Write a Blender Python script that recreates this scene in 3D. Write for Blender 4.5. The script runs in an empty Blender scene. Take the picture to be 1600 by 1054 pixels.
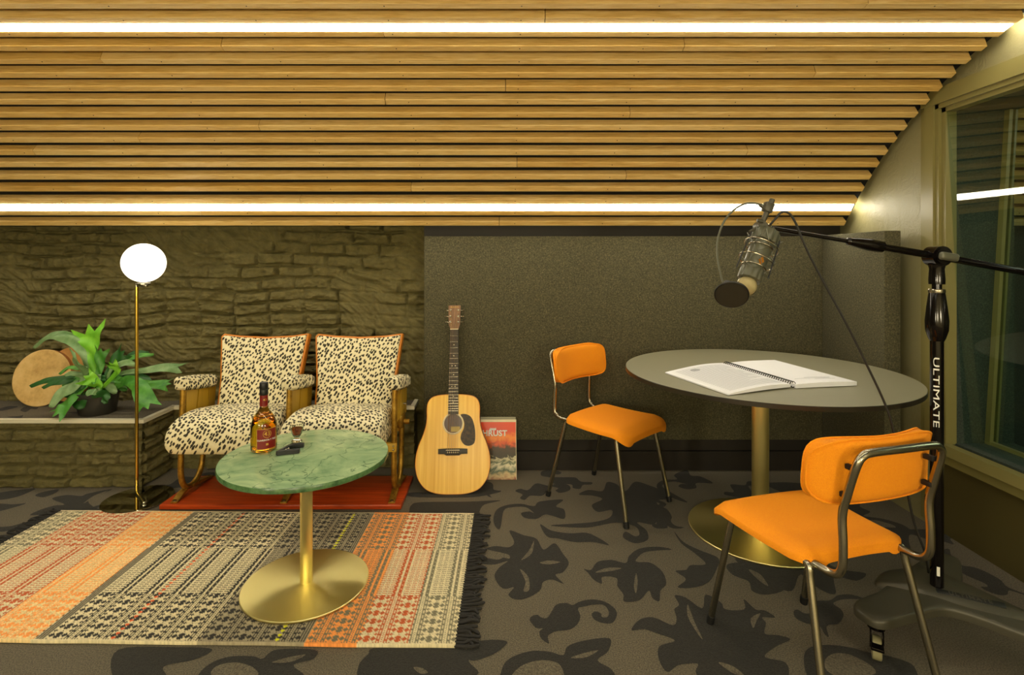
import bpy, bmesh, math, random
import numpy as np
from mathutils import Vector, Matrix, noise as mnoise
random.seed(7)
PI = math.pi
SC = bpy.context.scene
COL = SC.collection

# ------------------------------------------------------------------ camera, world, exposure
FOC, CX, HY, H = 836.0, 785.0, 405.5, 1.23      # focal length and principal point for a 1600x1054 frame; eye height
cd = bpy.data.cameras.new('camera'); cam = bpy.data.objects.new('camera', cd); COL.objects.link(cam)
cd.sensor_width = 36; cd.lens = FOC / 1600 * 36
cd.shift_x = (800 - CX) / 1600; cd.shift_y = -(527 - HY) / 1600
cd.clip_start = .05
cam.location = (0, 0, H); cam.rotation_euler = (PI / 2, 0, 0)
SC.camera = cam
w = bpy.data.worlds.new('world'); SC.world = w; w.use_nodes = True
w.node_tree.nodes['Background'].inputs[0].default_value = (.5, .45, .35, 1)
w.node_tree.nodes['Background'].inputs[1].default_value = .05
SC.view_settings.view_transform = 'Standard'; SC.view_settings.look = 'None'
SC.view_settings.gamma = 1; SC.view_settings.use_curve_mapping = False
SC.view_settings.exposure = 0.62
STRIP_E, GLOBE_E, REAR_FILL_E, GLOBE_FILL_E = 20.0, 1.2, 11.0, 42.0  # the last two drive the added fill lights

# ------------------------------------------------------------------ helpers
def lin(c):
    return tuple((v / 255 / 12.92 if v / 255 <= .04045 else ((v / 255 + .055) / 1.055) ** 2.4) for v in c)
def at(x, y, Y):                       # a point at depth Y
    return Vector(((x - CX) * Y / FOC, Y, H - (y - HY) * Y / FOC))
def on(x, y, z=0.0):                   # a point on the level plane z
    Y = (H - z) * FOC / (y - HY)
    return Vector(((x - CX) * Y / FOC, Y, z))

class Mat:
    def __init__(s, name, col=(128, 128, 128), rough=.6, metal=0.0, **kw):
        m = bpy.data.materials.new(name); m.use_nodes = True; s.m = m; s.t = m.node_tree; s.n = s.t.nodes
        s.b = s.n['Principled BSDF']
        s.b.inputs['Base Color'].default_value = (*lin(col), 1)
        s.b.inputs['Roughness'].default_value = rough; s.b.inputs['Metallic'].default_value = metal
        for k, v in kw.items(): s.b.inputs[k].default_value = v
    def node(s, ty, **kw):
        n = s.n.new(ty)
        for k, v in kw.items():
            if hasattr(n, k): setattr(n, k, v)
            else: n.inputs[k].default_value = v
        return n
    def link(s, a, b): s.t.links.new(a, b)
    def coord(s, scale=(1, 1, 1), rot=(0, 0, 0)):
        tc = s.n.new('ShaderNodeTexCoord'); mp = s.n.new('ShaderNodeMapping')
        mp.inputs['Scale'].default_value = scale; mp.inputs['Rotation'].default_value = rot
        s.link(tc.outputs['Object'], mp.inputs[0]); return mp.outputs[0]
    def noise(s, scale, detail=4, rough=.6, vec=None, dist=0):
        n = s.n.new('ShaderNodeTexNoise'); n.inputs['Scale'].default_value = scale
        n.inputs['Detail'].default_value = detail; n.inputs['Roughness'].default_value = rough
        n.inputs['Distortion'].default_value = dist
        s.link(vec if vec is not None else s.coord(), n.inputs['Vector']); return n.outputs['Fac']
    def ramp(s, fac, stops, interp='LINEAR'):
        r = s.n.new('ShaderNodeValToRGB'); r.color_ramp.interpolation = interp
        e = r.color_ramp.elements
        while len(e) < len(stops): e.new(.5)
        for i, (p, c) in enumerate(stops):
            e[i].position = p; e[i].color = (*lin(c), 1)
        s.link(fac, r.inputs[0]); return r.outputs[0]
    def color(s, sock): s.link(sock, s.b.inputs['Base Color'])
    def bump(s, fac, strength=.3, dist=.002):
        b = s.n.new('ShaderNodeBump'); b.inputs['Strength'].default_value = strength; b.inputs['Distance'].default_value = dist
        s.link(fac, b.inputs['Height']); s.link(b.outputs[0], s.b.inputs['Normal']); return s
    def mix(s, fac, a, b):
        n = s.n.new('ShaderNodeMix'); n.data_type = 'RGBA'
        if hasattr(fac, 'links'): s.link(fac, n.inputs[0])
        else: n.inputs[0].default_value = fac
        for v, i in ((a, 6), (b, 7)):
            if hasattr(v, 'links'): s.link(v, n.inputs[i])
            else: n.inputs[i].default_value = (*lin(v), 1)
        return n.outputs[2]

def spline(pts, n=8, closed=False):
    P = [Vector(p) for p in pts]; out = []; N = len(P)
    for i in range(N if closed else N - 1):
        if closed: a, b, c, d = P[i - 1], P[i], P[(i + 1) % N], P[(i + 2) % N]
        else: a, b, c, d = P[max(i - 1, 0)], P[i], P[i + 1], P[min(i + 2, N - 1)]
        for k in range(n):
            t = k / n
            out.append(.5 * ((2 * b) + (c - a) * t + (2 * a - 5 * b + 4 * c - d) * t * t + (3 * b - a - 3 * c + d) * t ** 3))
    if not closed: out.append(P[-1])
    return out

class MB:
    def __init__(s): s.v = []; s.f = []; s.mi = []
    def add(s, vs, fs, m=0, M=None):
        o = len(s.v)
        s.v += [tuple(M @ Vector(v)) if M is not None else tuple(v) for v in vs]
        s.f += [tuple(i + o for i in f) for f in fs]; s.mi += [m] * len(fs); return s
    def box(s, a, b, m=0, M=None):
        x0, y0, z0 = a; x1, y1, z1 = b
        return s.add([(x0, y0, z0), (x1, y0, z0), (x1, y1, z0), (x0, y1, z0), (x0, y0, z1), (x1, y0, z1), (x1, y1, z1), (x0, y1, z1)],
                     [(0, 3, 2, 1), (4, 5, 6, 7), (0, 1, 5, 4), (1, 2, 6, 5), (2, 3, 7, 6), (3, 0, 4, 7)], m, M)
    def rbox(s, a, b, r, seg=4, m=0, M=None, puff=0):
        bm = bmesh.new(); c = [(p + q) / 2 for p, q in zip(a, b)]; d = [q - p for p, q in zip(a, b)]
        bmesh.ops.create_cube(bm, size=1, matrix=Matrix.Translation(c) @ Matrix.Diagonal((*d, 1)))
        if puff:
            bmesh.ops.subdivide_edges(bm, edges=bm.edges[:], cuts=5, use_grid_fill=True)
        sharp = [e for e in bm.edges if len(e.link_faces) == 2 and e.calc_face_angle() > .5]
        bmesh.ops.bevel(bm, geom=sharp, offset=r, segments=seg, affect='EDGES', profile=.5)
        if puff:
            for v in bm.verts:
                q = [(v.co[i] - c[i]) / (d[i] / 2) for i in range(3)]
                for i in range(3):
                    j, k = (i + 1) % 3, (i + 2) % 3
                    v.co[i] += q[i] * puff * (1 - min(q[j] ** 2, 1)) * (1 - min(q[k] ** 2, 1))
        return s.bm(bm, m, M)
    def bm(s, bm, m=0, M=None):
        bm.verts.index_update()
        s.add([v.co[:] for v in bm.verts], [[v.index for v in f.verts] for f in bm.faces], m, M); bm.free(); return s
    def tube(s, pts, r, seg=10, m=0, M=None, closed=False, cap=True, flat=None):
        P = [Vector(p) for p in pts]; N = len(P); R = r if isinstance(r, (list, tuple)) else [r] * N
        vs = []; up = None
        for i in range(N):
            if closed: t = P[(i + 1) % N] - P[i - 1]
            else: t = P[min(i + 1, N - 1)] - P[max(i - 1, 0)]
            t.normalize()
            if up is None: up = t.orthogonal().normalized() if flat is None else Vector(flat)
            up = (up - t * up.dot(t)).normalized(); sd = t.cross(up)
            for k in range(seg):
                a = 2 * PI * k / seg
                vs.append(P[i] + (up * math.cos(a) + sd * math.sin(a)) * R[i])
        fs = []
        for i in range(N if closed else N - 1):
            j = (i + 1) % N
            for k in range(seg):
                l = (k + 1) % seg; fs.append((i * seg + k, j * seg + k, j * seg + l, i * seg + l)[::-1])
        if cap and not closed: fs += [tuple(range(seg)), tuple(range((N - 1) * seg, N * seg))[::-1]]
        return s.add(vs, fs, m, M)
    def cyl(s, a, b, r, seg=24, m=0, M=None): return s.tube([a, b], r, seg, m, M)
    def lathe(s, prof, seg=48, m=0, M=None, loc=(0, 0, 0)):
        vs = []; fs = []; N = len(prof)
        for (r, z) in prof:
            for k in range(seg):
                a = 2 * PI * k / seg; vs.append((loc[0] + max(r, 1e-5) * math.cos(a), loc[1] + max(r, 1e-5) * math.sin(a), loc[2] + z))
        for i in range(N - 1):
            for k in range(seg):
                l = (k + 1) % seg; fs.append((i * seg + k, i * seg + l, (i + 1) * seg + l, (i + 1) * seg + k))
        if prof[0][0] > 1e-4: fs.append(tuple(range(seg))[::-1])
        if prof[-1][0] > 1e-4: fs.append(tuple(range((N - 1) * seg, N * seg)))
        return s.add(vs, fs, m, M)
    def prism(s, out, z0, z1, m=0, M=None, bev=0, seg=2):       # outline in xy, extruded along z
        bm = bmesh.new(); vs = [bm.verts.new((p[0], p[1], z0)) for p in out]; f = bm.faces.new(vs)
        r = bmesh.ops.extrude_face_region(bm, geom=[f])
        for v in r['geom']:
            if isinstance(v, bmesh.types.BMVert): v.co.z = z1
        bmesh.ops.recalc_face_normals(bm, faces=bm.faces[:])
        if bev:
            es = [e for e in bm.edges if abs(e.verts[0].co.z - e.verts[1].co.z) < 1e-6]
            bmesh.ops.bevel(bm, geom=es, offset=bev, segments=seg, affect='EDGES', profile=.5)
        return s.bm(bm, m, M)
    def poly(s, pts, m=0, M=None): return s.add(pts, [tuple(range(len(pts)))], m, M)
    def ball(s, c, r, m=0, seg=24, M=None, sc=(1, 1, 1)):
        n = seg // 2; prof = [(r * math.sin(PI * i / n), -r * math.cos(PI * i / n)) for i in range(n + 1)]
        T = Matrix.Translation(c) @ Matrix.Diagonal((*sc, 1))
        return s.lathe(prof, seg, m, (M @ T) if M is not None else T)

WM = {}                                  # object name -> world matrix of its Empty
def thing(name, label, cat, loc=(0, 0, 0), rotz=0.0, group=None, kind=None):
    o = bpy.data.objects.new(name, None); COL.objects.link(o); o.empty_display_size = .1
    o.location = loc; o.rotation_euler = (0, 0, rotz); o['label'] = label; o['category'] = cat
    if group: o['group'] = group
    if kind: o['kind'] = kind
    WM[o.name] = Matrix.Translation(loc) @ Matrix.Rotation(rotz, 4, 'Z'); return o
def build(name, mb, mats, parent=None, smooth=35, label=None, local=False, recalc=False, shift=True):
    me = bpy.data.meshes.new(name); me.from_pydata(mb.v, [], mb.f); me.update()
    mats = mats if isinstance(mats, (list, tuple)) else [mats]
    for m in mats: me.materials.append(m.m if isinstance(m, Mat) else m)
    me.polygons.foreach_set('material_index', mb.mi)
    if recalc:
        bm = bmesh.new(); bm.from_mesh(me); bmesh.ops.recalc_face_normals(bm, faces=bm.faces[:]); bm.to_mesh(me); bm.free()
    if smooth:
        me.shade_smooth(); me.set_sharp_from_angle(angle=math.radians(smooth))
    o = bpy.data.objects.new(name, me); COL.objects.link(o)
    if parent is not None:
        o.parent = parent
        if not local: me.transform(WM[parent.name].inverted())
        WM[o.name] = WM[parent.name]
    else:
        if shift and not local:
            xs = np.array(mb.v); c = (xs.min(0) + xs.max(0)) / 2; c[2] = xs[:, 2].min()
            me.transform(Matrix.Translation([-float(q) for q in c])); o.location = [float(q) for q in c]
        WM[o.name] = Matrix.Translation(o.location)
    if label: o['label'] = label
    return o
def struct(name, mb, mats, **k):
    o = build(name, mb, mats, shift=False, **k); o['kind'] = 'structure'; return o
def tag(o, label, cat, group=None, kind=None):
    o['label'] = label; o['category'] = cat
    if group: o['group'] = group
    if kind: o['kind'] = kind
    return o
def text(name, body, size, M, mats, parent=None, extrude=.0004, align='CENTER', spacing=1.0, bold=.012):
    cu = bpy.data.curves.new(name, 'FONT'); cu.body = body; cu.size = size; cu.extrude = extrude
    cu.align_x = align; cu.align_y = 'CENTER'; cu.space_character = spacing; cu.resolution_u = 3; cu.offset = size * bold
    t = bpy.data.objects.new(name, cu); COL.objects.link(t)
    bpy.context.view_layer.update()
    me = bpy.data.meshes.new_from_object(t.evaluated_get(bpy.context.evaluated_depsgraph_get()))
    bpy.data.objects.remove(t); bpy.data.curves.remove(cu)
    me.name = name; me.materials.clear(); me.materials.append(mats.m)
    me.transform(M)
    o = bpy.data.objects.new(name, me); COL.objects.link(o)
    if parent is not None: o.parent = parent; me.transform(WM[parent.name].inverted()); WM[o.name] = WM[parent.name]
    return o
def frame(o, x, y, z):                  # matrix from origin and three axes
    M = Matrix.Identity(4)
    for i, a in enumerate((x, y, z)):
        a = Vector(a).normalized()
        for r in range(3): M[r][i] = a[r]
    for r in range(3): M[r][3] = o[r]
    return M

# ------------------------------------------------------------------ materials
def paint(name, col, rough=.55, sc=60, st=.25, dist=.002):
    m = Mat(name, col, rough); m.bump(m.noise(sc, 6, .6), st, dist); return m
M_wall = Mat('olive_painted_brick', (96, 90, 57), .5)
_f = M_wall.noise(22, 8, .65); M_wall.color(M_wall.ramp(_f, [(.3, (98, 91, 50)), (.7, (132, 122, 73))])); M_wall.bump(M_wall.noise(45, 12, .8, M_wall.coord((.6, .6, 1.5))), 1.0, .012)
M_gable = Mat('olive_plaster', (134, 128, 92), .42); M_gable.bump(M_gable.noise(12, 10, .68, dist=1.2), .6, .008)
M_low = Mat('olive_panel_board', (78, 70, 36), .5); M_low.bump(M_low.noise(8, 6, .6), .2, .004)
M_frame = Mat('olive_gloss_woodwork', (122, 114, 66), .38); M_frame.bump(M_frame.noise(30, 3), .06, .002)
M_black = Mat('black_felt_backing', (14, 13, 11), .95); M_black.bump(M_black.noise(300, 2), .3, .001)
M_dark = Mat('dark_brown_skirting', (30, 24, 17), .6); M_dark.bump(M_dark.noise(40, 4), .1, .001)
def carpet(name, a, b):
    m = Mat(name, a, .97); f = m.noise(230, 3, .8); m.color(m.ramp(f, [(.36, a), (.64, b)])); m.bump(f, 1.0, .004)
    m.b.inputs['Sheen Weight'].default_value = .08; return m
M_car = carpet('grey_carpet', (62, 56, 44), (122, 112, 90))
M_card = carpet('dark_carpet_pattern', (14, 13, 10), (44, 41, 33))
def felt(name, a, b, c):
    m = Mat(name, a, .95); f = m.noise(130, 4, .9); g = m.noise(9, 3, .6)
    m.color(m.mix(g, m.ramp(f, [(.34, a), (.56, b), (.74, c)]), m.ramp(f, [(.34, a), (.6, b), (.8, c)]))); m.bump(f, .5, .002); return m
M_felt = felt('grey_felt', (46, 44, 30), (86, 82, 57), (144, 138, 102))
M_feltd = felt('dark_green_felt', (30, 38, 32), (52, 62, 53), (84, 96, 84))
# wood slats
M_slat = Mat('pale_slat_wood', (200, 160, 88), .45)
_oi = M_slat.node('ShaderNodeObjectInfo'); _g = M_slat.noise(5, 6, .6, M_slat.coord((1.2, 14, 14)), 1.2)
_c1 = M_slat.ramp(_g, [(.25, (196, 158, 84)), (.5, (228, 194, 124)), (.75, (238, 210, 150))])
_c2 = M_slat.ramp(_g, [(.25, (186, 142, 64)), (.5, (216, 174, 92)), (.75, (228, 194, 120))])
M_slat.color(M_slat.mix(_oi.outputs['Random'], _c1, _c2))
M_hole = Mat('screw_head', (52, 38, 20), .5, .4)
def emis(name, col, e):
    m = Mat(name, (255, 255, 255), .5); m.b.inputs['Emission Color'].default_value = (*lin(col), 1); m.b.inputs['Emission Strength'].default_value = e; return m
M_strip = emis('led_diffuser', (255, 246, 222), STRIP_E)
M_rear_fill = emis('rear_fill_glow', (255, 246, 218), REAR_FILL_E)  # glow of the strips added overhead as fill
M_globe_fill = emis('globe_fill_glow', (255, 242, 208), GLOBE_FILL_E)  # glow of the globes added as fill behind the camera
M_next_fill = emis('next_room_fill_glow', (255, 248, 225), 15.0)  # glow of the fill strip added beyond the window
M_globe = emis('opal_glass_lit', (255, 246, 228), GLOBE_E)
M_alu = Mat('aluminium', (226, 220, 194), .4, .1)
M_chrome = Mat('brushed_steel_tube', (168, 162, 142), .26, 1.0)
M_mirror = Mat('polished_chrome', (190, 188, 178), .03, 1.0)
M_brassp = Mat('polished_brass', (214, 182, 84), .16, 1.0)
def brass(name, radial):
    m = Mat(name, (250, 234, 160), .36, 1.0, Anisotropic=.75)
    t = m.node('ShaderNodeTangent', direction_type='RADIAL', axis='Z'); m.link(t.outputs[0], m.b.inputs['Tangent'])
    f = m.noise(30, 2, .5, m.coord((1, 1, 30))); return m
M_brass = brass('brushed_brass', True)
M_oldbrass = Mat('worn_gold_paint', (160, 122, 44), .38, .75); _f = M_oldbrass.noise(30, 6, .7)
M_oldbrass.color(M_oldbrass.ramp(_f, [(.3, (112, 84, 34)), (.55, (170, 130, 44)), (.8, (200, 168, 84))]))
M_oliveboard = Mat('mustard_varnished_board', (150, 118, 34), .4); _f = M_oliveboard.noise(6, 5, .6, M_oliveboard.coord((1, 1, .2)))
M_oliveboard.color(M_oliveboard.ramp(_f, [(.3, (150, 116, 22)), (.7, (196, 156, 44))]))
M_redwood = Mat('red_mahogany_board', (150, 56, 20), .3); _f = M_redwood.noise(5, 6, .6, M_redwood.coord((.6, 10, 10)), 1)
M_redwood.color(M_redwood.ramp(_f, [(.3, (138, 42, 12)), (.7, (196, 76, 24))]))
M_trimwood = Mat('orange_brown_wood_edge', (196, 120, 32), .35)
# dalmatian fabric
M_spot = Mat('cream_fabric_black_spots', (222, 206, 160), .85)
_tc = M_spot.node('ShaderNodeTexCoord'); _sp = M_spot.node('ShaderNodeSeparateXYZ'); M_spot.link(_tc.outputs['Object'], _sp.inputs[0])
_yz = M_spot.node('ShaderNodeMath', operation='ADD'); M_spot.link(_sp.outputs['Y'], _yz.inputs[0]); M_spot.link(_sp.outputs['Z'], _yz.inputs[1])
_cb = M_spot.node('ShaderNodeCombineXYZ'); _y2 = M_spot.node('ShaderNodeMath', operation='SUBTRACT'); M_spot.link(_sp.outputs['Y'], _y2.inputs[0]); M_spot.link(_sp.outputs['Z'], _y2.inputs[1])
_x2 = M_spot.node('ShaderNodeMath', operation='MULTIPLY_ADD'); M_spot.link(_y2.outputs[0], _x2.inputs[0]); _x2.inputs[1].default_value = .45; M_spot.link(_sp.outputs['X'], _x2.inputs[2]); M_spot.link(_x2.outputs[0], _cb.inputs[0]); M_spot.link(_yz.outputs[0], _cb.inputs[1])
_mp = M_spot.node('ShaderNodeMapping'); _mp.inputs['Rotation'].default_value = (0, 0, .35); _mp.inputs['Scale'].default_value = (60, 36, 1); M_spot.link(_cb.outputs[0], _mp.inputs[0])
_nn = M_spot.node('ShaderNodeTexNoise', Scale=1.6, Detail=3.0); M_spot.link(_mp.outputs[0], _nn.inputs[0])
_va = M_spot.node('ShaderNodeVectorMath', operation='MULTIPLY_ADD'); M_spot.link(_nn.outputs['Color'], _va.inputs[0]); _va.inputs[1].default_value = (.55, .55, 0); M_spot.link(_mp.outputs[0], _va.inputs[2])
_vo = M_spot.node('ShaderNodeTexVoronoi', Randomness=.8, Scale=1.0); _vo.voronoi_dimensions = '2D'; M_spot.link(_va.outputs[0], _vo.inputs['Vector'])
_n3 = M_spot.node('ShaderNodeSeparateColor'); M_spot.link(_vo.outputs['Color'], _n3.inputs[0]); _m3 = M_spot.node('ShaderNodeMath', operation='MULTIPLY_ADD'); M_spot.link(_n3.outputs[0], _m3.inputs[0]); _m3.inputs[1].default_value = .16; M_spot.link(_vo.outputs['Distance'], _m3.inputs[2])
M_spot.color(M_spot.ramp(_m3.outputs[0], [(0, (44, 40, 28)), (.38, (50, 45, 32)), (.43, (218, 208, 168)), (1, (230, 220, 184))]))
M_spot.bump(M_spot.noise(500, 2), .3, .001)
# orange wool
M_or = Mat('orange_wool', (232, 120, 8), .9); _f = M_or.noise(700, 2, .8); M_or.color(M_or.ramp(_f, [(.3, (232, 124, 0)), (.7, (255, 168, 2))])); M_or.bump(M_or.noise(330, 2, .7), .7, .002)
_w = None
M_rubber = Mat('black_rubber', (12, 12, 12), .6)
# marble
M_marble = Mat('green_marble', (120, 150, 110), .12)
_d = M_marble.noise(5, 5, .6); _n1 = M_marble.noise(4.5, 12, .62, dist=2.2)
_base = M_marble.ramp(_n1, [(.28, (92, 126, 92)), (.45, (134, 162, 120)), (.6, (160, 182, 136)), (.75, (188, 202, 160))])
_vv = M_marble.node('ShaderNodeTexVoronoi', feature='DISTANCE_TO_EDGE', Scale=6.5)
_co = M_marble.coord(); _n2 = M_marble.node('ShaderNodeTexNoise', Scale=5.0, Detail=6.0); M_marble.link(_co, _n2.inputs[0])
_ad = M_marble.node('ShaderNodeVectorMath', operation='MULTIPLY_ADD'); M_marble.link(_n2.outputs['Color'], _ad.inputs[0]); _ad.inputs[1].default_value = (.35, .35, .35); M_marble.link(_co, _ad.inputs[2])
M_marble.link(_ad.outputs[0], _vv.inputs['Vector'])
_ve = M_marble.ramp(_vv.outputs['Distance'], [(0, (120, 120, 120)), (.02, (255, 255, 255))])
M_marble.color(M_marble.mix(_ve, (66, 96, 70), _base))
M_marbe = Mat('green_marble_edge', (60, 96, 56), .25); _f = M_marbe.noise(30, 6, .7); M_marbe.color(M_marbe.ramp(_f, [(.3, (44, 78, 44)), (.7, (96, 132, 84))]))
M_tabtop = Mat('grey_olive_linoleum', (128, 124, 100), .5); M_tabtop.bump(M_tabtop.noise(200, 2), .05, .0005)
M_tabedge = Mat('dark_table_edge', (44, 38, 28), .3)
M_gloss = Mat('glossy_black_metal', (16, 12, 11), .12, .3)
M_iron = Mat('dark_cast_metal', (72, 69, 56), .42, .2); M_iron.bump(M_iron.noise(250, 2), .2, .001)
M_white = Mat('white_print', (236, 236, 228), .6)
M_blackm = Mat('black_matt_plastic', (18, 18, 17), .45)
M_paper = Mat('white_paper', (232, 232, 236), .8)
M_ink = Mat('grey_print', (168, 170, 176), .8)
M_micg = Mat('grey_green_enamel', (92, 92, 76), .35, .2)
M_mesh = Mat('pale_gold_mesh', (206, 190, 140), .4, .7); M_mesh.bump(M_mesh.noise(900, 0), 1, .002)
M_amberb = Mat('gold_badge', (190, 120, 30), .4, .5)
# guitar
M_spruce = Mat('honey_spruce', (226, 172, 72), .3)
_g = M_spruce.noise(1, 4, .6, M_spruce.coord((55, 1.0, 1))); _g2 = M_spruce.noise(1, 2, .5, M_spruce.coord((16, .3, 1)))
M_spruce.color(M_spruce.mix(_g2, M_spruce.ramp(_g, [(.3, (212, 150, 28)), (.7, (238, 188, 60))]), M_spruce.ramp(_g, [(.3, (226, 170, 40)), (.7, (248, 208, 88))])))
M_rose = Mat('brown_rosewood', (92, 60, 36), .4); _g = M_rose.noise(3, 4, .6, M_rose.coord((40, 3, 3))); M_rose.color(M_rose.ramp(_g, [(.3, (104, 74, 48)), (.7, (150, 112, 78))]))
M_side = Mat('dark_mahogany_side', (66, 34, 16), .3)
M_fb = Mat('ebony_board', (42, 36, 28), .4)
M_pick = Mat('tortoiseshell', (48, 34, 18), .45); _g = M_pick.noise(60, 4); M_pick.color(M_pick.ramp(_g, [(.4, (34, 26, 14)), (.7, (74, 50, 22))]))
M_cream = Mat('cream_binding', (228, 214, 176), .4)
M_cream2 = Mat('parchment_label', (186, 166, 100), .7)
M_string = Mat('bronze_string', (190, 160, 110), .3, 1.0)
# glass
def glass(name, col, rough=0.0, ior=1.45):
    m = Mat(name, col, rough, 0.0, IOR=ior); m.b.inputs['Transmission Weight'].default_value = 1.0; return m
M_glass = glass('clear_glass', (250, 252, 248)); M_amber = glass('golden_liqueur', (255, 198, 46)); M_amber.b.inputs['IOR'].default_value = 1.36
M_amberglass = glass('amber_tinted_glass', (255, 238, 190)); M_whisky = glass('dark_amber_drink', (150, 58, 12)); M_whisky.b.inputs['IOR'].default_value = 1.36
M_redlab = Mat('dark_red_label', (118, 18, 12), .4); M_goldp = Mat('gold_print', (206, 168, 74), .35, .5)
M_pane = Mat('window_glass', (255, 255, 255), .0)
_ge = M_pane.node('ShaderNodeNewGeometry'); _dt = M_pane.node('ShaderNodeVectorMath', operation='DOT_PRODUCT'); M_pane.link(_ge.outputs['Incoming'], _dt.inputs[0]); M_pane.link(_ge.outputs['Normal'], _dt.inputs[1])
_ab = M_pane.node('ShaderNodeMath', operation='ABSOLUTE'); M_pane.link(_dt.outputs['Value'], _ab.inputs[0]); _su = M_pane.node('ShaderNodeMath', operation='SUBTRACT'); _su.inputs[0].default_value = 1; M_pane.link(_ab.outputs[0], _su.inputs[1])
_pw = M_pane.node('ShaderNodeMath', operation='POWER'); M_pane.link(_su.outputs[0], _pw.inputs[0]); _pw.inputs[1].default_value = 5; _fr = M_pane.node('ShaderNodeMath', operation='MULTIPLY_ADD'); M_pane.link(_pw.outputs[0], _fr.inputs[0]); _fr.inputs[1].default_value = .93; _fr.inputs[2].default_value = .07
_tr = M_pane.node('ShaderNodeBsdfTransparent'); _gl = M_pane.node('ShaderNodeBsdfGlossy', Roughness=.0)
_tr.inputs[0].default_value = (.78, .90, .84, 1); _gl.inputs[0].default_value = (.95, 1, .97, 1)
_mx = M_pane.node('ShaderNodeMixShader'); M_pane.link(_fr.outputs[0], _mx.inputs[0]); M_pane.link(_tr.outputs[0], _mx.inputs[1]); M_pane.link(_gl.outputs[0], _mx.inputs[2])
M_pane.link(_mx.outputs[0], M_pane.n['Material Output'].inputs[0])
# plant and drums
M_leaf = Mat('fern_green', (70, 140, 44), .45); _f = M_leaf.noise(14, 4, .6); M_leaf.color(M_leaf.ramp(_f, [(.3, (42, 108, 30)), (.7, (96, 162, 62))]))
M_leaf.b.inputs['Subsurface Weight'].default_value = 0.0
M_leafl = Mat('fern_light_green', (120, 190, 40), .45); _f = M_leafl.noise(14, 4, .6); M_leafl.color(M_leafl.ramp(_f, [(.3, (92, 168, 30)), (.7, (140, 206, 60))]))
M_leafg = Mat('fern_grey_green', (116, 146, 96), .5); _f = M_leafg.noise(14, 4, .6); M_leafg.color(M_leafg.ramp(_f, [(.3, (84, 124, 66)), (.7, (140, 168, 118))]))
M_leafd = Mat('fern_dark_green', (32, 84, 26), .5)
M_brownleaf = Mat('brown_dry_frond', (120, 76, 34), .7)
M_pot = Mat('black_plastic_pot', (46, 45, 40), .4)
M_soil = Mat('potting_soil', (30, 22, 14), .95); M_soil.bump(M_soil.noise(80, 5), 1, .01)
M_skin = Mat('drum_skin', (216, 182, 116), .6); _f = M_skin.noise(7, 8, .7); M_skin.color(M_skin.ramp(_f, [(.25, (160, 118, 60)), (.5, (214, 178, 110)), (.75, (232, 202, 142))]))
M_hoop = Mat('drum_hoop_wood', (150, 96, 44), .5)
M_skin2 = Mat('brown_drum_skin', (196, 146, 80), .6); _f = M_skin2.noise(9, 6, .7); M_skin2.color(M_skin2.ramp(_f, [(.3, (168, 116, 56)), (.7, (206, 158, 92))]))

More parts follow.
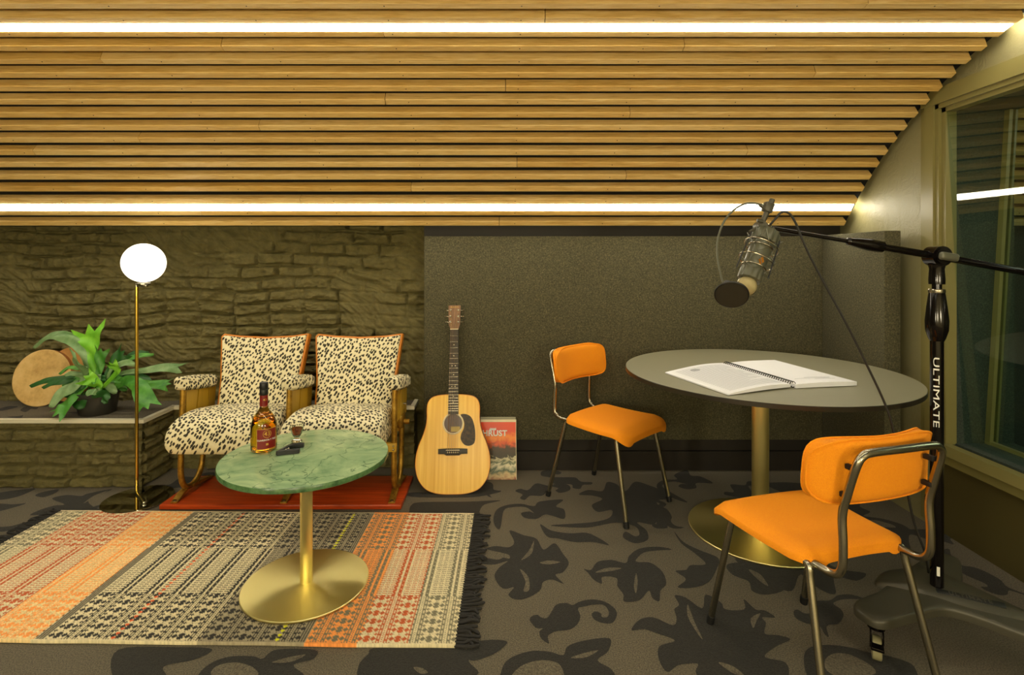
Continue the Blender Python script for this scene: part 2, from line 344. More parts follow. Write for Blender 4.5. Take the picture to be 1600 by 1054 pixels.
# ------------------------------------------------------------------ height fields for the painted brick
def vnoise(x, y, seed):
    rng = np.random.RandomState(seed); T = rng.rand(256, 256)
    xi = np.floor(x).astype(int); yi = np.floor(y).astype(int); fx = x - xi; fy = y - yi
    fx = fx * fx * (3 - 2 * fx); fy = fy * fy * (3 - 2 * fy); xi &= 255; yi &= 255; x1 = (xi + 1) & 255; y1 = (yi + 1) & 255
    return (T[yi, xi] * (1 - fx) + T[yi, x1] * fx) * (1 - fy) + (T[y1, xi] * (1 - fx) + T[y1, x1] * fx) * fy
def fbm(x, y, seed, o=4, r=.5):
    s = 0; a = 1; t = 0
    for i in range(o): s = s + a * vnoise(x * 2 ** i + 17 * i, y * 2 ** i + 31 * i, seed + i); t += a; a *= r
    return s / t
def brick_h(X, Z, seed, smear=.5):
    c = .074 if smear > .3 else .064; L = .215
    zz = Z + (.015 + .03 * smear) * (fbm(X * 1.3, Z * 1.5, seed, 2) - .5) * 2 + .008 * (fbm(X * 16, Z * 22, seed + 3, 3) - .5) + smear * .05 * (fbm(X * 4.2, Z * 5, seed + 93, 2) - .5)
    xx = X + .012 * (vnoise(X * 12, Z * 12, seed + 5) - .5) * 2
    row = np.floor(zz / c).astype(int); rng = np.random.RandomState(seed + 9); off = rng.rand(400); u = xx / L + off[(row + 100) % 400]
    b = np.floor(u).astype(int); fu = u - b; fz = zz / c - row
    du = np.minimum(fu, 1 - fu) * L; dz = np.minimum(fz, 1 - fz) * c
    R = rng.rand(997); fz = fz + 0; rb = R[(row * 57 + b * 131) % 997]
    wid = .006 + .006 * vnoise(X * 9, Z * 9, seed + 21)
    d = np.minimum(du, dz); e = np.clip((d - wid * .3) / (wid * 1.1), 0, 1); e = e * e * (3 - 2 * e)
    fill = np.clip((fbm(X * 3.1 + 7, Z * 5, seed + 81, 3) - .48 + .1 * (1 - smear)) * 7, 0, 1) * smear; e = e + (1 - e) * fill
    hgt = e * (.016 + .012 * rb) + .006 * rb * (fu - .5) * e
    crack = np.clip(vnoise(X * 6, Z * 20, seed + 33) - .55, 0, 1) * 2
    hgt = hgt - (1 - e) * (.008 + .034 * crack)
    hgt = hgt + .013 * (fbm(X * 24, Z * 44, seed + 41, 5, .7) - .5) * 2 + (.004 + .010 * smear) * (fbm(X * 7, Z * 9, seed + 45, 3, .6) - .5) * 2
    hgt = hgt - .03 * smear * np.clip(fbm(X * 5, Z * 13, seed + 47, 3) - .66, 0, 1) * 6
    sm = np.clip((fbm(X * 2.3 + 3, Z * 2.8, seed + 51, 4) - (.78 - .46 * smear)) * 9, 0, 1)
    q = X * .62 + Z * .78; p = X * .78 - Z * .62
    bend = .3 * fbm(X * 2, Z * 2, seed + 60, 2)
    stroke = .018 + .019 * (fbm((q + bend) * 34, (p + bend) * 5, seed + 61, 4, .65) - .5) * 2 + .008 * (fbm(X * 9, Z * 9, seed + 71, 3) - .5) * 2
    return hgt * (1 - sm * .85) + stroke * sm * .9
def relief(name, origin, U, V, lu, lv, mat, seed, smear, res=.007, amp=1.0, tex=(0, 0), holes=None):
    origin, U, V = Vector(origin), Vector(U), Vector(V); N = U.cross(V)
    nu = int(lu / res) + 1; nv = int(lv / res) + 1
    a = np.linspace(0, lu, nu); b = np.linspace(0, lv, nv); A, B = np.meshgrid(a, b)
    hh = brick_h(A + tex[0], B + tex[1], seed, smear) * amp
    fade = np.ones_like(hh)
    P = np.array(origin)[None, None] + A[..., None] * np.array(U) + B[..., None] * np.array(V) + hh[..., None] * np.array(N)
    mb = MB(); mb.v = [tuple(map(float, p)) for p in P.reshape(-1, 3)]
    mb.f = [(j * nu + i, j * nu + i + 1, (j + 1) * nu + i + 1, (j + 1) * nu + i) for j in range(nv - 1) for i in range(nu - 1)]
    mb.mi = [0] * len(mb.f)
    return struct(name, mb, mat, smooth=70)

# ------------------------------------------------------------------ the vaulted ceiling profile
CYk = [(1, 1.928, 2.153), (2, 2.004, 2.136), (3, 2.080, 2.116), (4, 2.155, 2.090), (5, 2.229, 2.065), (6, 2.302, 2.033), (7, 2.373, 1.998), (8, 2.444, 1.960),
       (9, 2.512, 1.919), (10, 2.579, 1.875), (11, 2.645, 1.831), (12, 2.708, 1.782), (13, 2.769, 1.732), (14, 2.828, 1.677), (15, 2.885, 1.622),
       (16, 2.939, 1.563), (17, 2.991, 1.502), (18, 3.040, 1.447)]
KK = {k: (y, z) for k, y, z in CYk}
for k in range(0, -14, -1): KK[k] = (KK[k + 1][0] - .076, KK[k + 1][1] + max(.014 - .002 * (1 - k), .002))
def frame_at(k):                         # tip point, tangent (towards the wall) and inward-ceiling normal in the (Y, Z) plane
    y, z = KK[k]; a = KK[k - 1]; b = KK[k + 1] if k + 1 in KK else (2 * y - a[0], 2 * z - a[1])
    t = Vector((b[0] - a[0], b[1] - a[1])).normalized(); n = Vector((-t.y, t.x)); return Vector((y, z)), t, n
XL, XR = -3.4, 1.955
SW, SD = .031, .042

# floor
WX = 1.985
fl = MB()
fl.box((-3.6, -2.2, -.05), (5.2, 3.4, 0), 0)
def motif(pts, org, sc, m, z):
    p = [on(org[0] + x / sc, org[1] + y / sc, 0) for x, y in pts]
    p = spline(p, 5, True); fl.poly([(q.x, q.y, z + len(SH) * 2e-5) for q in p], m); return [(q.x, q.y) for q in p]
SH = []
def mot(pts, org, sc, light=(), only=True):
    base = motif(pts, org, sc, 1, .0012); li = [motif(l, org, sc, 0, .002) for l in light]
    SH.append((base, li)); return base
c7 = ((760, 720), 2.7586); c4 = ((780, 900), 4.706); c5 = ((1080, 900), 5.0); cl = ((0, 740), 6.154); cb = ((200, 1000), 2.667); cg = ((560, 660), 5.333)
mot([(100, 300), (160, 320), (215, 335), (238, 375), (255, 380), (295, 355), (330, 400), (355, 440), (330, 480), (298, 492), (333, 530), (285, 512), (245, 522), (228, 562), (150, 598), (95, 580), (118, 545), (70, 550), (35, 500), (55, 460), (92, 432), (30, 447), (-25, 440), (0, 420), (55, 425), (75, 400), (0, 380), (40, 367), (95, 372), (120, 350)], *c7,
    light=[[(205, 345), (195, 400), (150, 428), (185, 385)], [(145, 468), (180, 500), (185, 555), (160, 562), (168, 520)], [(230, 440), (270, 430), (318, 437), (270, 447)], [(45, 395), (95, 405), (98, 422), (60, 412)]])
mot([(420, 465), (450, 470), (480, 435), (540, 427), (600, 440), (615, 410), (660, 378), (740, 370), (800, 382), (740, 386), (680, 395), (645, 425), (655, 436), (710, 440), (760, 480), (775, 530), (750, 560), (745, 605), (715, 590), (700, 560), (660, 600), (595, 607), (590, 575), (565, 540), (560, 505), (500, 500), (497, 530), (460, 510), (440, 485)], *c7,
    light=[[(645, 485), (652, 520), (645, 572), (636, 540)], [(470, 482), (520, 462), (582, 463), (540, 475)]])
mot([(225, 325), (240, 295), (280, 285), (310, 305), (350, 308), (380, 270), (420, 210), (490, 198), (540, 212), (600, 185), (690, 172), (780, 190), (850, 240), (865, 290), (830, 345), (760, 345), (700, 320), (680, 280), (710, 260), (748, 275), (755, 300), (795, 300), (805, 260), (770, 215), (700, 210), (620, 225), (580, 240), (597, 300), (570, 360), (510, 395), (420, 405), (360, 440), (365, 495), (310, 460), (295, 410), (320, 385), (270, 380)], *c4)
mot([(125, 130), (145, 120), (180, 125), (215, 97), (270, 107), (310, 95), (355, 105), (360, 125), (320, 138), (298, 128), (310, 118), (282, 112), (265, 125), (240, 150), (190, 150), (165, 168), (145, 160), (155, 145)], *c7)
mot([(30, 250), (45, 210), (90, 190), (150, 185), (205, 195), (230, 175), (330, 167), (300, 195), (335, 210), (335, 250), (280, 235), (250, 232), (215, 250), (165, 245), (150, 225), (185, 218), (205, 225), (170, 200), (110, 200), (75, 215), (60, 290), (40, 285)], *c7)
mot([(232, 273), (280, 300), (360, 312), (430, 310), (480, 330), (528, 363), (460, 350), (380, 350), (310, 335), (260, 325)], *c7)
mot([(398, 145), (440, 125), (500, 130), (520, 92), (560, 100), (600, 130), (640, 90), (700, 105), (760, 130), (800, 160), (740, 170), (740, 190), (780, 210), (798, 250), (740, 255), (720, 275), (650, 265), (690, 300), (695, 340), (640, 355), (590, 330), (600, 305), (640, 325), (660, 315), (640, 282), (560, 266), (430, 287), (275, 278), (450, 265), (530, 245), (540, 212), (480, 220), (455, 190), (500, 165), (460, 150)], *c7)
mot([(810, 305), (850, 350), (920, 385), (1000, 420), (990, 470), (960, 520), (900, 545), (825, 545), (860, 510), (815, 475), (860, 470), (880, 450), (945, 445), (900, 400), (840, 355)], *c7)
mot([(625, 730), (660, 685), (720, 675), (802, 708), (820, 680), (810, 640), (830, 620), (812, 580), (860, 590), (930, 635), (945, 577), (1010, 610), (1030, 640), (1112, 640), (1110, 597), (1160, 640), (1200, 645), (1245, 675), (1190, 675), (1205, 700), (1200, 745), (1260, 752), (1310, 770), (1250, 800), (1200, 845), (1290, 870), (1300, 940), (1240, 1010), (1000, 1010), (905, 920), (910, 875), (830, 880), (780, 910), (745, 860), (745, 800), (812, 775), (740, 745), (680, 725)], *c7,
    light=[[(868, 620), (895, 690), (932, 770), (900, 730), (868, 670)], [(1000, 870), (1060, 885), (1110, 925), (1060, 915)], [(1140, 680), (1180, 658), (1165, 690), (1150, 722)]])
mot([(60, 925), (90, 860), (180, 822), (270, 822), (330, 838), (350, 800), (420, 775), (530, 765), (525, 820), (480, 860), (540, 900), (560, 960), (480, 1010), (60, 1000)], *c7,
    light=[[(110, 925), (160, 880), (240, 860), (310, 875), (335, 925), (320, 960), (200, 985), (110, 965)], [(365, 850), (420, 830), (482, 818), (430, 848)]])
mot([(880, 650), (900, 580), (970, 545), (1100, 540), (1250, 560), (1400, 600), (1600, 640), (1750, 720), (1700, 900), (1000, 880), (900, 760)], *c5,
    light=[[(1050, 650), (1130, 605), (1250, 620), (1400, 700), (1430, 770), (1200, 800), (1060, 740)]])
mot([(800, 280), (830, 262), (880, 290), (930, 285), (945, 200), (1080, 190), (1150, 150), (1250, 145), (1350, 180), (1200, 180), (1110, 212), (1170, 260), (1190, 310), (1150, 370), (1060, 390), (1075, 475), (1040, 450), (1000, 390), (900, 370), (820, 330)], *c5)
mot([(1035, 450), (1100, 440), (1200, 480), (1270, 520), (1278, 560), (1200, 577), (1145, 560), (1130, 520), (1060, 490)], *c7, light=[[(1130, 470), (1180, 490), (1215, 540), (1180, 520)]])
mot([(290, 400), (380, 350), (520, 308), (620, 295), (500, 240), (640, 205), (780, 215), (850, 190), (1080, 150), (860, 250), (900, 320), (1000, 365), (600, 375), (480, 385)], *cl, light=[[(800, 290), (900, 215), (1040, 165), (900, 235)]])
mot([(-60, 195), (230, 150), (340, 146), (200, 210), (60, 245), (-60, 250)], *cl)
mot([(340, 210), (400, 180), (560, 150), (530, 185), (420, 225)], *cl)
mot([(-60, 290), (120, 295), (250, 285), (150, 320), (-60, 368)], *cl)
mot([(-60, 520), (100, 505), (240, 470), (150, 530), (0, 560)], *cl)
mot([(-40, 40), (200, 30), (350, 38), (280, 80), (150, 110), (160, 160), (60, 200), (-60, 160)], *cb)
mot([(290, 150), (340, 100), (420, 70), (520, 68), (560, 78), (620, 40), (780, 42), (770, 80), (690, 105), (730, 160), (500, 200), (300, 190)], *cb, light=[[(370, 110), (450, 95), (520, 115), (540, 150), (450, 170), (350, 150)], [(600, 95), (660, 75), (740, 62), (680, 92)]])
mot([(960, 110), (1000, 60), (1050, 32), (1400, 36), (1420, 90), (1450, 150), (1200, 200), (980, 170)], *cb, light=[[(1190, 115), (1225, 118), (1250, 138), (1215, 140)]])
mot([(1420, 20), (1500, 0), (1580, 8), (1520, 60), (1425, 85)], *cb)
mot([(390, 600), (480, 582), (700, 590), (1000, 575), (1100, 520), (1130, 560), (1190, 575), (1050, 610), (900, 625), (500, 622)], *cg)
mot([(425, 740), (440, 690), (520, 665), (900, 660), (1180, 650), (1050, 685), (1010, 740), (1000, 800), (700, 790), (440, 765)], *cg)
REPN = [0]
def rep(i, dx, dy, rot=0.0, sx=1):
    REPN[0] += 1; z_ = .00072 + REPN[0] * 2e-5
    base, li = SH[i]; cx_ = sum(p[0] for p in base) / len(base); cy_ = sum(p[1] for p in base) / len(base)
    def T(p, z):
        x, y = (p[0] - cx_) * sx, p[1] - cy_; c, s = math.cos(rot), math.sin(rot); return (dx + x * c - y * s, dy + x * s + y * c, z)
    fl.poly([T(p, z_) for p in base], 1)
    for l in li: fl.poly([T(p, z_ + 8e-5) for p in l], 0)
for a in [(7, 1.85, 2.35, 2.2), (6, 1.62, 2.62, .9), (3, 1.3, 2.85, .3), (0, 1.72, 1.42, 1.2), (5, 1.86, 1.75, 1.9), (4, .98, 2.93, .5), (11, 1.86, 2.08, 1.0), (6, 1.25, 2.3, 3.0), (2, .75, 2.6, 1.2), (3, .35, 3.0, 2),
          (1, -1.95, 2.45, 1), (8, -.35, 1.1, 1), (8, .9, 1.0, 2.5), (0, -1.6, 1.25, .6), (1, -2.6, 2.3, 2), (6, 0, .3, 1), (8, -1.4, .3, 2), (8, 1.2, .2, .3), (0, -2.6, 1.2, 1.3),
          (6, -1.5, 3.0, .2), (3, -1.75, 2.96, .5), (5, -1.05, 2.42, .3), (11, -.1, 2.9, .8)]: rep(*a)
struct('floor', fl, [M_car, M_card], smooth=0)

# brick walls
relief('wall_back', (-3.5, 3.31, .30), (1, 0, 0), (0, 0, 1), 3.2, 1.2, M_wall, 11, .62, .0052, 1.45)
relief('wall_platform_front', (-3.5, 2.903, 0), (1, 0, 0), (0, 0, 1), 3.5 - 1.945, .352, M_wall, 23, .02, .006, 1.0, (.06, .004))
relief('wall_platform_side', (-1.953, 2.893, 0), (0, 1, 0), (0, 0, 1), .28, .352, M_wall, 31, .05, .006, .9)
relief('wall_ledge_front', (-1.95, 3.17, 0), (1, 0, 0), (0, 0, 1), 1.43, .352, M_wall, 37, .1, .007, 1.0)
mb = MB().box((-3.6, 2.91, 0), (-1.96, 3.33, .350)).box((-1.96, 3.175, 0), (-.53, 3.33, .350)).box((-3.6, 3.33, 0), (-.3, 3.42, 1.5))
struct('wall_core', mb, M_wall, smooth=0)
# platform carpet and its metal edge strip
mb = MB(); out = [(-3.6, 2.893), (-1.94, 2.893), (-1.94, 3.16), (-.53, 3.16), (-.53, 3.34), (-3.6, 3.34)]
mb.prism(out, .348, .366, 0)
def pmot(pts, org, sc):
    p = spline([on(org[0] + x / sc, org[1] + y / sc, .3672) for x, y in pts], 4, True)
    q = [(a.x, min(max(a.y, 2.91), 3.27), .3672) for a in p if a.x < -1.96]; mb.poly(q, 1)
pmot([(170, 270), (200, 245), (260, 235), (320, 240), (300, 262), (260, 258), (240, 272), (210, 285)], (0, 590), 5.333)
pmot([(0, 255), (80, 235), (150, 240), (80, 262), (0, 275)], (0, 590), 5.333)
pmot([(560, 290), (700, 280), (900, 292), (880, 305), (700, 302)], (0, 590), 5.333)
pmot([(60, 325), (160, 318), (190, 310), (170, 335)], (0, 590), 5.333)
struct('floor_platform', mb, [M_car, M_card], smooth=0)
mb = MB().box((-3.6, 2.872, .352), (-1.925, 2.90, .3715)).box((-1.951, 2.90, .352), (-1.925, 3.148, .3715)).box((-1.951, 3.135, .352), (-.515, 3.163, .3715)).box((-.541, 3.163, .352), (-.515, 3.33, .3715))
struct('trim_1', mb, M_alu, smooth=0)
# dark wall under and behind the felt panels
struct('wall_recess', MB().box((-.46, 3.145, 0), (2.0, 3.42, 1.44)), M_dark, smooth=0)
struct('baseboard_back', MB().box((-.46, 3.128, 0), (1.985, 3.145, .11)), M_dark, smooth=0)

# right wall with the studio window, and what lies beyond it
Y0, Y1, Z0, Z1 = .75, 2.445, .40, 1.935
Yc = 3.42
mb = MB()
mb.box((WX, Y1, 0), (2.30, Yc, 2.42)).box((WX, -2.2, 0), (2.30, Y0, 2.42)).box((WX, Y0, Z1), (2.30, Y1, 2.42))
struct('wall_right', mb, M_gable, smooth=0)
struct('wall_right_lower', MB().box((WX, Y0, 0), (2.30, Y1, Z0 - .012)), M_low, smooth=0)
fr = thing('window_frame', 'olive painted frame around the interior window on the right wall', 'window frame', (WX, Y1, 0), kind='structure')
fr.name = 'window_1'; WM['window_1'] = WM['window_frame']; del fr['category']
pf = lambda zz: zz
mb = MB()
prof = [(0, .325), (-.022, .325), (-.022, .36), (-.03, .364), (-.012, .403), (.03, .403), (.03, .38), (0, .38)]
mb.prism([(p[0], p[1]) for p in prof], 0, Y1 - Y0 + .06, 0, frame((WX, Y1 + .06, 0), (1, 0, 0), (0, 0, 1), (0, -1, 0)))
build('sill', mb, M_frame, fr, smooth=0, recalc=True)
mb = MB().box((WX - .03, Y0, .405), (WX + .035, Y0 + .04, 1.96))
mb.box((WX - .018, Y1 + .0, .40), (WX + .0, Y1 + .05, 1.965)).box((WX - .006, Y1 + .05, 0.02), (WX, Y1 + .085, 1.96)).box((WX - .008, Y1 - .02, .40), (WX + .035, Y1, 1.95)).box((WX + .006, Y1 - .042, .40), (WX + .055, Y1 - .02, 1.93))
build('jamb', mb, M_frame, fr, smooth=0)
mb = MB().box((WX - .02, Y0, 1.935), (WX, Y1 + .07, 2.005)).box((WX - .008, Y0, 1.915), (WX + .03, Y1, 1.937)).box((WX + .006, Y0, 1.895), (WX + .05, Y1 - .02, 1.917))
build('head_rail', mb, M_frame, fr, smooth=0)
# lined cavity between the panes
mb = MB().box((2.03, Y1 - .04, .39), (2.30, Y1 + .0, 1.94)).box((2.035, Y0, .385), (2.30, Y1, .405)).box((2.035, Y0, 1.9), (2.30, Y1, 1.94))
build('felt_lining', mb, M_feltd, fr, smooth=0, label='dark green felt lining between the two panes')
def pane_pts(xb, xt, y0, y1, z0, z1, th):
    a = Vector((xb, 0, z0)); b = Vector((xt, 0, z1)); return [(xb, y0, z0), (xb, y1, z0), (xt, y1, z1), (xt, y0, z1)]
mb = MB(); mb.poly(pane_pts(2.076, 1.995, Y0, Y1 - .03, .405, 1.90, 0)); build('glass_pane', mb, M_pane, fr, smooth=0)
mb = MB(); mb.poly(pane_pts(2.195, 2.285, Y0, Y1 - .05, .405, 1.90, 0)); build('glass_pane', mb, M_pane, fr, smooth=0)
def slant(xb, xt, wdt, y0, y1, m=0):
    return MB().add([(xb - wdt, y0, .405), (xb + wdt, y0, .405), (xb + wdt, y1, .405), (xb - wdt, y1, .405), (xt - wdt, y0, 1.9), (xt + wdt, y0, 1.9), (xt + wdt, y1, 1.9), (xt - wdt, y1, 1.9)],
                    [(0, 3, 2, 1), (4, 5, 6, 7), (0, 1, 5, 4), (1, 2, 6, 5), (2, 3, 7, 6), (3, 0, 4, 7)])
b1 = slant(2.175, 2.265, .008, Y1 - .065, Y1 - .038); b2 = slant(2.205, 2.295, .005, Y1 - .06, Y1 - .038)
b1.add(b2.v, b2.f); b1.box((2.17, Y0, .405), (2.19, Y1 - .05, .42)); build('pane_bead', b1, M_frame, fr, smooth=0)
# far side room
struct('wall_next_room_back', MB().box((2.30, 3.20, 0), (5.2, 3.42, 1.45)), M_feltd, smooth=0)
struct('wall_next_room_side', MB().box((5.1, -2.2, 0), (5.2, 3.4, 2.42)), M_low, smooth=0)
# the closing walls behind and left of the camera
struct('wall_left', MB().box((-3.7, -2.2, 0), (-3.6, 3.42, 2.42)), M_low, smooth=0)
struct('wall_rear', MB().box((-3.7, -2.3, 0), (5.2, -2.2, 2.42)), Mat('cream_wall_paint', (206, 192, 150), .7), smooth=0)
# vaulted backing
mb = MB(); ks = sorted(KK); prof = []
for k in ks:
    p, t, n = frame_at(k) if k > min(ks) else (Vector(KK[k]), Vector((1, 0)), Vector((0, 1)))
    prof.append(p + n * SD)
last = prof[-1]; t18 = frame_at(18)[1]
prof.append(last + t18 * .055); 
p_end = prof[-1]
prof = [Vector((-2.2, 2.40)), Vector((.8, 2.35))] + prof
prof += [Vector((3.34, p_end.y + .0))]
vs = []; n = len(prof)
for x in (-3.65, 5.2):
    for p in prof: vs.append((x, p.x, p.y))
for x in (-3.65, 5.2):
    for p in prof: vs.append((x, p.x + .06, p.y + .06))
fs = [(i, i + 1, n + i + 1, n + i) for i in range(n - 1)] + [(2 * n + i, 3 * n + i, 3 * n + i + 1, 2 * n + i + 1) for i in range(n - 1)]
mb.add(vs, fs); struct('ceiling', mb, M_black, smooth=0)

# slats
JT = {1: [1357], 2: [852], 3: [598], 4: [345, 1070], 5: [156], 6: [1275], 7: [790], 8: [601], 9: [985], 10: [403], 11: [215], 12: [50, 1169], 13: [808], 14: [979], 15: [642], 16: [468], 17: [313], 18: [780]}
ORD = ['first', 'second', 'third', 'fourth', 'fifth', 'sixth', 'seventh', 'eighth', 'ninth', 'tenth', 'eleventh', 'twelfth', 'thirteenth', 'fourteenth']
def slat(k, x0, x1, label, group, ph=0.0):
    p, t, n_ = frame_at(k); t = Vector((0, t.x, t.y)); n_ = Vector((0, n_.x, n_.y)); p = Vector((0, p.x, p.y))
    mb = MB(); b = .0015
    q = [p + t * b, p + t * (SW - b), p + t * SW + n_ * b, p + t * SW + n_ * SD, p + n_ * SD, p + n_ * b]
    vs = [(x0, a.y, a.z) for a in q] + [(x1, a.y, a.z) for a in q]; m = 6
    mb.add(vs, [(i, (i + 1) % m, m + (i + 1) % m, m + i) for i in range(m)] + [tuple(range(m))[::-1], tuple(range(m, 2 * m))])
    sx = -3.3 + ph
    while sx < x1 - .02:
        if sx > x0 + .02:
            c = p + t * SW * .5 + Vector((sx, 0, 0)); mb.cyl(c - n_ * .0006, c + n_ * .002, .0026, 8, 1)
        sx += .5
    o = build('wooden_slat', mb, [M_slat, M_hole], smooth=0, recalc=True)
    return tag(o, label, 'wooden slat', group)
for k in range(1, 19):
    Y = KK[k][0]; js = [(x - CX) * Y / FOC for x in JT[k]]
    xs = [XL] + js + [XR]
    if k == 1: row = 'topmost row in view'
    elif k == 2: row = 'row directly above the upper light strip'
    elif k <= 16: row = ORD[k - 3] + ' row below the upper light strip' if k <= 9 else ORD[16 - k] + ' row above the lower light strip'
    elif k == 17: row = 'row directly below the lower light strip'
    else: row = 'lowest row, above the brick wall'
    names = {2: ['left of its joint', 'right of its joint'], 3: ['left piece', 'middle piece', 'right piece']}[len(xs) - 1]
    for i in range(len(xs) - 1):
        slat(k, xs[i] + .0014, xs[i + 1] - .0014, 'pale wooden ceiling slat, ' + row + ', ' + names[i], 'wooden slats on the vaulted ceiling', .37 + .0 * k + (.5 if k % 1 else 0))
for k in range(3, 19):
    slat(k, 2.34, 5.05, 'ceiling slat of the room behind the window, ' + (ORD + ['fifteenth', 'sixteenth'])[18 - k] + ' row up from the lowest', 'slats in the room behind the window', .2)
for k in range(-12, 1):
    if k in (-8,): continue
    slat(k, XL, XR, 'wooden ceiling slat overhead, ' + ORD[-k] + ' row beyond the top edge of the view', 'slats overhead out of view')

# light strips in the gaps between slats
def strip(name, k, label, mat, x0=XL, x1=XR - .01, group=None):
    p, t, n_ = frame_at(k); q, t2, n2 = frame_at(k + 1)
    T = Vector((0, t.x, t.y)); Nn = Vector((0, n_.x, n_.y)); a = Vector((0, p.x, p.y)) + T * (SW + .001); b = Vector((0, q.x, q.y)) - T * .001
    r = thing(name, label, 'light', (0, a.y, a.z), group=group)
    wv = (b - a)
    def bx(lo, hi, d0, d1, xa, xb):
        pts = [a + wv * lo + Nn * d0, a + wv * hi + Nn * d0, a + wv * hi + Nn * d1, a + wv * lo + Nn * d1]
        m = MB(); m.add([(xa, p_.y, p_.z) for p_ in pts] + [(xb, p_.y, p_.z) for p_ in pts], [(0, 1, 2, 3), (7, 6, 5, 4), (0, 4, 5, 1), (1, 5, 6, 2), (2, 6, 7, 3), (3, 7, 4, 0)]); return m
    h_ = bx(0, .05, .0, .03, x0, x1); h2 = bx(.95, 1, .0, .03, x0, x1); h3 = bx(0, 1, .03, .036, x0, x1)
    h_.add(h2.v, h2.f).add(h3.v, h3.f)
    build('housing', h_, M_alu, r, smooth=0, recalc=True); build('diffuser', bx(.05, .95, -.002, .02, x0, x1), mat, r, smooth=0, recalc=True); return r
strip('linear_light', 2, 'long white light strip near the top of the slatted ceiling', M_strip)
strip('linear_light', 16, 'long white light strip low on the slatted ceiling above the brick wall', M_strip)
for yy in (.75, -.9):  # strips added out of view to fill the room with light
    r = thing('linear_light', 'added unseen fill light strip overhead, ' + ('just in front of' if yy > 0 else 'behind') + ' where the viewer stands', 'light', (-.8, yy, 2.36), group='added fill strips above the viewer')
    zc = 2.28
    build('housing', MB().box((-3.0, yy - .04, zc), (1.6, yy + .04, zc + .05)), M_alu, r, smooth=0)
    build('diffuser', MB().box((-2.98, yy - .035, zc - .006), (1.58, yy + .035, zc)), M_rear_fill, r, smooth=0)
r = thing('linear_light', 'added unseen fill light strip in the next room', 'light', (3.7, 1.36, 2.1))  # unseen strip added to brighten the room beyond the glass
build('housing', MB().box((2.8, 1.3, 2.05), (4.9, 1.42, 2.10)), M_alu, r, smooth=0); build('diffuser', MB().box((2.82, 1.305, 2.044), (4.88, 1.415, 2.05)), M_next_fill, r, smooth=0)

for lx in (-2.2, -.4, 1.4):  # unseen lamps added to throw light onto the ceiling slats
    t = thing('floor_lamp', 'added unseen fill lamp with a large globe behind the viewer, ' + ('left' if lx < -1 else 'middle' if lx < 0 else 'right') + ' of three', 'lamp', (lx, -1.3, 0), group='added fill lamps behind the viewer')
    build('globe', MB().ball((0, 0, 1.15), .17, 0, 32), M_globe_fill, t, smooth=80, local=True)
    build('pole', MB().cyl((0, 0, .01), (0, 0, .985), .01, 12), M_brassp, t, local=True); build('base', MB().lathe([(0, .002), (.16, .002), (.16, .012), (0, .012)], 40), M_brassp, t, local=True)
# ------------------------------------------------------------------ felt panels
o = build('felt_screen', MB().rbox((-.452, 3.09, .19), (1.925, 3.14, 1.366), .004, 2), M_felt); tag(o, 'wide grey felt panel on the back wall behind the guitar and table', 'felt panel')
o = build('felt_screen', MB().rbox((1.845, 2.584, .19), (1.925, 3.088, 1.37), .004, 2).box((1.90, 2.8, .5), (1.9845, 2.84, .54)).box((1.90, 2.8, 1.1), (1.9845, 2.84, 1.14)), M_felt); tag(o, 'narrow grey felt panel standing out from the wall right of the table', 'felt panel')

